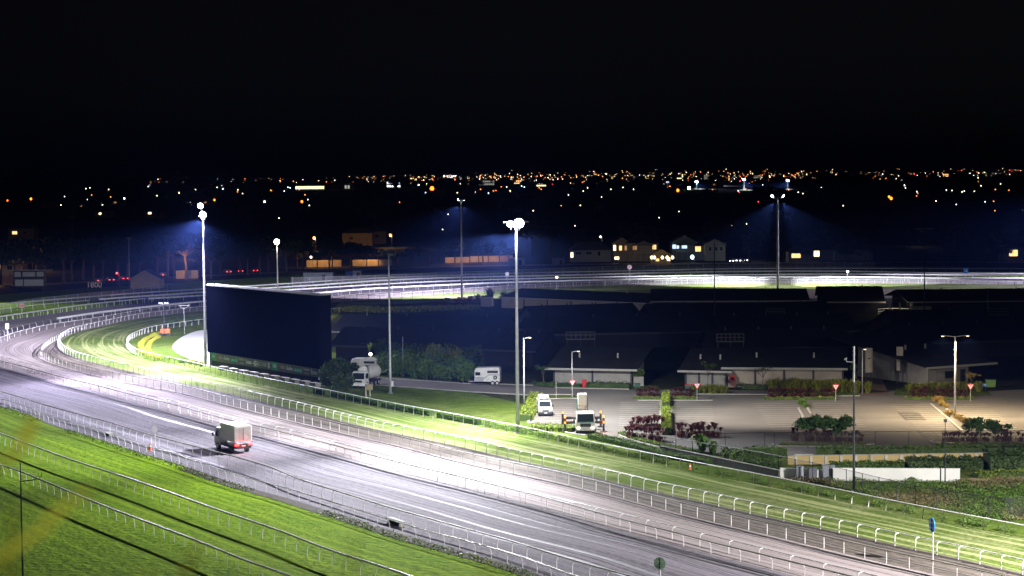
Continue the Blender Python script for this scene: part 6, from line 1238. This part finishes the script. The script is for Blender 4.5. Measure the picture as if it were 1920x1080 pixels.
big = [(58, 373, 'o', 'brightest of the orange street lamps at the upper left', 1.6), (14, 376, 'o', 'orange street lamp at the left edge beside an orange-lit roof', 1.0), (57, 478, 'o', 'orange street lamp low at the left above the fence trees', 1.3), (192, 386, 'w', 'warm white street lamp above the house with the very bright window', 1.3), (233, 372, 'w', 'warm white street lamp right of the previous lit house row', 1.2),
    (402, 375, 'o', 'orange street lamp just right of the tall lit pole top', 1.3), (352, 459, 'o', 'small orange lamp left of the tall lit pole', 0.8), (496, 378, 'w', 'white street lamp halfway to the orange pair', 1.2), (566, 378, 'o', 'orange street lamp above the short warm pole', 1.5), (589, 446, 'o', 'orange street lamp right of the warm pole, above the orange wall', 1.5), (732, 441, 'o', 'orange street lamp right above the grey unlit pole', 1.4), (583, 482, 'w', 'small white lamp left of the orange wall', 0.8),
    (1126, 444, 'w', 'warm white lamp left of the tall cream house', 0.9), (1292, 353, 'g', 'greenish star-like floodlight in the far suburb', 1.8), (1271, 358, 'o', 'orange lamp left of the greenish star-like floodlight', 1.6), (1335, 358, 'o', 'orange lamp right of the greenish star-like floodlight', 1.6), (1667, 369, 'o', 'upper orange lamp of the close pair at the right', 1.4), (1671, 372, 'o', 'lower orange lamp of the close pair at the right', 1.7), (1720, 439, 'w', 'warm white lamp left of the thin crossarm pole', 0.9), (1401, 461, 'w', 'cool white lamp above the car lights', 0.8), (219, 512, 'r', 'red signal lamp among the trees at the left', 0.6), (1298, 482, 'c', 'bright bluish lamp at the foot of the blue-lit house', 1.5), (694, 341, 'o', 'orange lamp below the bright white building', 2.4) if False else (810, 354, 'o', 'orange lamp right below the twin greenish lamps', 2.6)]
for (x, y, k, t, s) in big:
    e = {'o': E_OR, 'w': E_WH, 'g': E_GR, 'r': E_RD, 'c': E_CW}[k]; c = {'o': SODIUM, 'w': (1, .9, .7), 'g': (0.8, 1, .5), 'r': (1, .1, .1), 'c': (.7, .85, 1)}[k]
    near = y > 420
    plain_lamp(x, y, 8, c, e, t, 'larger street lamps of the suburb', power=(4500 if near and k == 'o' else 500 if near else 0), size=s*(0.8 if near else 1.6)*(1 if y > 365 else 1.5))
# extra lamps that light the roadside walls
for (x, y) in ((606, 490), (700, 487), (860, 483), (925, 481), (350, 512), (5, 519)): plight('street_light_lamp', G(x, y+11)+Vector((0, -5, 6)), 1300 if x == 350 else 3200, SODIUM, 0.3)
plight('garden_light', G(1240, 497)+Vector((0, -2, 1.2)), 120, (1, 0.7, 0.35), 0.2); plight('garden_light', G(1165, 493)+Vector((0, -4, 3.5)), 160, (1, 0.75, 0.4), 0.2); plight('garden_light', G(1205, 493)+Vector((0, -5, 4.5)), 180, (1, 0.75, 0.45), 0.2); plight('garden_light', G(1290, 491)+Vector((0, -5, 3)), 350, (0.6, 0.9, 1), 0.2)
for k, x in enumerate((1222, 1227, 1242, 1251, 1261)): plain_lamp(x, 491, 1, None, E_YL, 'small glowing garden lamp in the row before the lit houses', 'garden lamps before the lit houses', size=1.1, Y=G(x, 496).y, r=0.05, cat='garden lamp', name='garden_lamp')
# mid and far lights read off the photograph
med = [(62, 401, 'w'), (164, 376, 'w'), (204, 356, 'w'), (166, 378, 'w'), (278, 350, 'c'), (281, 347, 'c'), (282, 341, 'o'), (290, 340, 'o'), (298, 342, 'o'), (313, 341, 'w'), (343, 342, 'w'), (350, 333, 'o'), (333, 323, 'w'), (292, 329, 'w'), (367, 356, 'w'), (395, 346, 'o'), (407, 352, 'w'), (416, 349, 'w'), (418, 355, 'c'), (446, 357, 'w'), (434, 340, 'w'), (454, 372, 'w'), (436, 378, 'w'), (478, 353, 'o'), (523, 413, 'w'), (526, 335, 'o'), (530, 336, 'o'), (550, 340, 'o'), (544, 353, 'c'), (540, 352, 'c'), (572, 367, 'o'), (580, 388, 'w'), (577, 376, 'w'), (612, 341, 'o'), (622, 341, 'o'), (688, 400, 'w'), (702, 433, 'w'), (830, 437, 'w'), (785, 347, 'g'), (800, 345, 'g'), (780, 336, 'y'), (795, 337, 'y'), (833, 330, 'g'), (798, 362, 'c'), (863, 345, 'w'), (916, 364, 'c'), (925, 359, 'o'), (930, 358, 'o'), (950, 352, 'w'), (957, 360, 'w'), (956, 358, 'o'), (970, 328, 'o'), (983, 352, 'c'), (978, 350, 'c'), (1011, 353, 'o'), (1031, 336, 'w'), (1043, 333, 'w'), (1036, 346, 'r'), (1070, 344, 'w'), (1076, 345, 'o'), (1090, 330, 'o'), (1098, 332, 'w'), (1112, 328, 'o'), (1119, 343, 'o'), (1128, 372, 'w'), (1139, 340, 'o'), (1168, 352, 'w'), (1178, 341, 'o'), (1188, 356, 'w'), (1066, 367, 'w'), (1000, 399, 'w'), (1236, 413, 'w'), (1273, 400, 'w'), (1256, 350, 'o'), (1214, 343, 'o'), (1222, 343, 'o'), (1270, 328, 'y'), (1280, 331, 'y'), (1270, 335, 'w'), (1343, 331, 'w'), (1410, 342, 'o'), (1388, 340, 'r'), (1384, 359, 'c'), (1386, 362, 'r'), (1422, 381, 'r'), (1372, 429, 'o'), (1426, 337, 'c'), (1441, 338, 'o'), (1492, 334, 'o'), (1470, 330, 'w'), (1475, 336, 'o'), (1540, 352, 'c'), (1554, 346, 'w'), (1528, 334, 'o'), (1545, 331, 'w'), (1505, 331, 'w'), (1613, 325, 'y'), (1630, 324, 'w'), (1637, 335, 'o'), (1655, 327, 'w'), (1661, 335, 'o'), (1672, 327, 'w'), (1680, 336, 'w'), (1696, 349, 'c'), (1704, 324, 'o'), (1714, 327, 'r'), (1719, 361, 'c'), (1735, 325, 'w'), (1750, 322, 'r'), (1759, 329, 'w'), (1753, 337, 'o'), (1770, 321, 'o'), (1778, 339, 'o'), (1797, 321, 'r'), (1808, 318, 'w'), (1817, 325, 'w'), (1824, 320, 'w'), (1834, 334, 'w'), (1834, 341, 'o'), (1755, 380, 'w'), (1793, 386, 'w'), (1847, 381, 'c'), (1917, 399, 'w'), (1859, 330, 'w'), (1880, 316, 'w'), (1893, 319, 'r'), (1904, 318, 'w'), (1914, 320, 'w'), (1888, 327, 'w'), (1872, 320, 'w')]
kinds = {'o': ('orange', E_ORB), 'w': ('white', E_WH), 'c': ('bluish white', E_CW), 'g': ('greenish', em('green_glow_far', (0.9, 1, 0.5), 22)), 'y': ('yellow', E_YL), 'r': ('red', E_RD)}
rf = random.Random(99)
for i in range(70):
    x = rf.choice([rf.gauss(820, 60), rf.gauss(1010, 60), rf.uniform(700, 1400), rf.uniform(1200, 1920), rf.gauss(1360, 50), rf.uniform(380, 640)]); y = rf.gauss(338, 4.5) - (x-960)*0.006
    if 0 < x < 1920 and y > 318: med.append((x, y, rf.choice('ooowwwyyyc')))
for i in range(60):
    med.append((rf.uniform(0, 1920), rf.choice([rf.uniform(345, 362), rf.uniform(350, 372), rf.uniform(360, 430)]), rf.choice('oowww')))
for (x, y, k) in med:
    nm, e = kinds[k]; where = 'on the far hillside' if y < 350 else 'among the dark trees of the suburb'
    p = T(x, y+2.5); dist = p.y
    sz = max(0.4, dist/1000*(0.62 if k in 'gc' else 0.5))*rf.choice([0.25, 0.35, 0.5, 0.8]) if y < 350 else max(0.4, dist/1000*0.42)
    plain_lamp(x, y, 6, None, e, 'tiny %s street light %s' % (nm, where), 'tiny %s lights %s' % (nm, where), size=sz, Y=dist, r=max(0.08, dist/1000*0.06))
# the countless specks of the town on the far hills: one object
r = random.Random(404)
for (nm, e_, n_) in (('town_lights_warm', E_ORB, 170), ('town_lights_pale', E_WH, 200), ('town_lights_yellow', E_YL, 120)):
    q = MB()
    for i in range(n_):
        x = r.choice([r.gauss(860, 90), r.gauss(1100, 130), r.uniform(280, 1920), r.uniform(700, 1900), r.gauss(1380, 120)]); y = r.gauss(336, 4.0)-(x-960)*0.0095
        if x < 260 or x > 1925 or y < 318: continue
        p = T(x, y+1.5); s_ = p.y/1000*r.choice([0.07, 0.1, 0.16]); p = p+Vector((0, -2, r.uniform(3, 9)))
        q.tube([p-Vector((0, 0, s_)), p, p+Vector((0, 0, s_))], [s_*0.3, s_, s_*0.3], 4)
    o = q.build('town_lights', e_); o['kind'] = 'stuff'
# distant sports floodlights on masts
for x, y, yb, t in ((1251.5, 342, 352, 'dim floodlight mast left of the greenish lamp'), (1306, 341, 354, 'first bright distant floodlight mast right of the greenish lamp'), (1343, 339.5, 349, 'second bright distant floodlight mast right of the greenish lamp'), (1395, 337, 356, 'tallest distant floodlight mast above the blue-red light'), (1477, 339, 355, 'distant floodlight mast directly above the twin-beam pole')):
    p = T(x, yb); root = empty('floodlight_mast', p, 0, t, 'floodlight mast', 'distant floodlight masts'); H_ = (yb-y)/FP*p.y
    MB().tube([(0, 0, 0), (0, 0, H_)], p.y/1000*0.33, 6).build('mast', M_WHITE, root); sc_ = p.y/1000
    MB().box((0, -0.3*sc_, H_), (1.5*sc_, 0.3*sc_, 0.7*sc_)).build('lamp_bank', em('mast_glow', (0.85, 0.92, 1), 14) if x > 1260 else em('mast_dim', (0.6, 0.7, 1), 1.5), root)
    if x > 1260: spot('mast_light', p+Vector((0, -3, H_-2)), p+Vector((10 if x < 1400 else -20, -25, -20)), 6e5 if x > 1380 else 4e5, 100, 0.6, (0.8, 0.88, 1), radius=1.0)
# lit far buildings
def block(px, py, w_px, h_px, label, cols, rows, glow, wallm=M_WOODG, frac=0.5, seed=1, cat='building'):
    p = T(px, py); k = p.y/FP; w, h = w_px*k, h_px*k; root = empty('far_building', p, 0, label, cat); r = random.Random(seed)
    q = MB().box((0, w*0.2, h/2), (w, w*0.4, h)); q.box((0, w*0.2, h+h*0.03), (w*1.03, w*0.42, h*0.06)); q.build('wall', wallm, root)
    for i in range(cols):
        for j in range(rows):
            if r.random() < frac: MB().box((-w/2+w*(i+0.5)/cols, -k*0.1, h*(j+0.5)/rows), (w/cols*0.66, k*0.15, h/rows*0.5)).build('window', glow, root)
E_B1 = em('office_glow', (1, 0.85, 0.45), 4); E_B2 = em('white_office_glow', (0.95, 0.95, 1), 5); E_B3 = em('orange_office_glow', (1, 0.55, 0.2), 3); E_B4 = em('faint_office_glow', (0.8, 0.85, 0.7), 0.6)
block(581, 357, 54, 10, 'long far hall with a glowing yellow window strip', 16, 1, E_B1, frac=1.0, seed=2); block(640, 357, 44, 12, 'dim brown far warehouse beside the glowing hall', 8, 1, E_B4, M_WOOD, 0.1, 3); block(738, 352, 26, 12, 'far white building outlined with bright light', 6, 2, E_B2, M_WOODG, 0.6, 4)
block(846, 334, 17, 5, 'far building with two bright white window bands on the ridge', 6, 2, E_B2, frac=0.9, seed=5); block(873, 336, 18, 5, 'far building with yellow-green window band on the ridge', 6, 2, E_B1, frac=0.9, seed=6); block(912, 348, 30, 10, 'wide pale far block between the ridge buildings and the tall pole', 8, 2, E_B4, M_RIB, 0.7, 7)
block(971, 346, 14, 8, 'small far block with orange-white lights right of the bright pole', 4, 2, E_B3, frac=0.8, seed=8); block(1015, 350, 18, 4, 'low far building with a yellow strip', 6, 1, E_B1, frac=0.9, seed=9); block(1361, 339, 14, 10, 'far apartment block with a grid of warm windows, above the masts', 6, 3, E_B3, M_WOOD, 0.7, 10); block(1275, 336, 12, 9, 'far apartment tower above the greenish lamp', 4, 3, E_B1, M_WOOD, 0.5, 11); block(1326, 337, 12, 9, 'far apartment tower between the masts', 4, 3, E_B4, M_WOOD, 0.7, 12)
block(1773, 332, 11, 6, 'far building with a bright orange front on the right hillside', 4, 2, E_B3, M_WOOD, 1.0, 13); block(1420, 335, 14, 6, 'far dim apartment block right of the tallest mast', 5, 2, E_B4, M_WOOD, 0.7, 14)
# trees: a few crowns shared by all copies
proto = []
for sd_ in range(4):
    r_t, ms = tree((0, -500, 0), 9.0, 4.6, L_NIGHT, 'x', seed=50+sd_, n=1300, s=0.8, trunk=0.3, flat=0.6, lobes=8); proto.append(ms)
    for ch in list(r_t.children): bpy.data.objects.remove(ch)
    bpy.data.objects.remove(r_t)
def far_tree(px, py, s, label, group, far=False):
    p = T(px, py) if far else G(px, py); root, _ = tree(p, 9, 4.6, L_NIGHT, label, 'tree', group, meshes=rn.choice(proto), seed=rn.randint(0, 99)); root.scale = (s*rn.uniform(0.85, 1.15), s*rn.uniform(0.85, 1.15), s)
rt_ = random.Random(21)
for i in range(26): x = -20+i*22+rt_.uniform(-8, 8); far_tree(x, 536-x*0.045+rt_.uniform(-5, 4), rt_.uniform(0.9, 1.7), 'dark bushy tree in the belt behind the fence, left of the warm lamp pole', 'trees left of the warm lamp pole')
for i in range(14): x = 560+i*30+rt_.uniform(-8, 8); far_tree(x, 504-(x-560)*0.02+rt_.uniform(-3, 1), rt_.uniform(0.6, 1.0), 'dark tree before the orange-lit roadside walls', 'trees by the orange-lit walls')
for i in range(24): x = 990+i*40+rt_.uniform(-12, 12); far_tree(x, 478+rt_.uniform(-6, 2), rt_.uniform(0.9, 1.5), 'dark tree behind the row of far houses', 'trees behind the far houses')
for i in range(10): x = 1420+i*52+rt_.uniform(-15, 15); far_tree(x, 494+rt_.uniform(-2, 1), rt_.uniform(0.5, 0.9), 'dark tree behind the far straight at the right', 'trees of the far right')
for i in range(60): x = rt_.uniform(-20, 1940); y = rt_.choice([rt_.uniform(352, 380), rt_.uniform(380, 450)]); far_tree(x, y, rt_.uniform(1.3, 2.2)*(1+(430-y)/150 if y < 430 else 1), 'dark tree crown in the unlit suburb', 'scattered suburb trees', far=True)
for (x, y, s, t) in ((568, 505, 1.1, 'left of the branching orange-lit trees'), (618, 505, 1.25, 'branching tree with orange-lit limbs before the wall'), (660, 505, 1.0, 'orange-lit tree between the two wall pieces'), (906, 496, 0.95, 'orange-lit tree, left of the twin trees by the right wall'), (937, 496, 0.95, 'orange-lit tree, right of the twin trees by the right wall')): far_tree(x, y, s, t if 'tree' in t else 'tree '+t, None)
# sheds and containers behind the far fence
for (x, y, w, h, c, t) in ((597, 526, 9.0, 2.4, (0.22, 0.25, 0.28), 'greenhouse-like grey shed behind the fence, right of the warm pole'), (655, 519, 2.2, 1.6, (0.03, 0.08, 0.35), 'blue container behind the far fence'), (669, 518, 2.8, 1.7, (0.35, 0.36, 0.4), 'pale grey container right of the blue one'), (1047, 496, 4.4, 2.2, (0.22, 0.24, 0.25), 'pale boxy shed at the left of the long dark house'), (969, 497, 6.0, 2.4, (0.3, 0.3, 0.32), 'pale truck-like shed right behind the bright pole')):
    p = G(x, y); q = MB().box((0, 0, h/2), (w, 3, h)); q.box((0, 0, h+0.05), (w+0.2, 3.2, 0.1))
    for k in range(int(w/0.6)): q.box((-w/2+0.3+k*0.6, -1.53, h/2), (0.06, 0.05, h*0.95))
    o = q.build('storage_shed', pm('shed_%d' % x, c, 0.7), None, p); tag(o, t, 'shed')
    MB().box((w*0.2, -1.58, h*0.4), (1.0, 0.04, h*0.75)).build('door', M_DARKM, o)
# ------------------------------------------------------------------ haze: one even volume round everything
hb = MB().box((0, 3800, 74), (11000, 8400, 150)); hm = bpy.data.materials.new('haze_volume'); hm.use_nodes = True; nt = hm.node_tree
nt.nodes.remove(nt.nodes['Principled BSDF'])
pv = nt.nodes.new('ShaderNodeVolumePrincipled'); pv.inputs['Color'].default_value = (0.14, 0.26, 1.0, 1); pv.inputs['Density'].default_value = HAZE_D
pv.inputs['Anisotropy'].default_value = 0.2
nt.links.new(pv.outputs[0], nt.nodes['Material Output'].inputs['Volume'])
h = hb.build('haze', hm); h['kind'] = 'stuff'
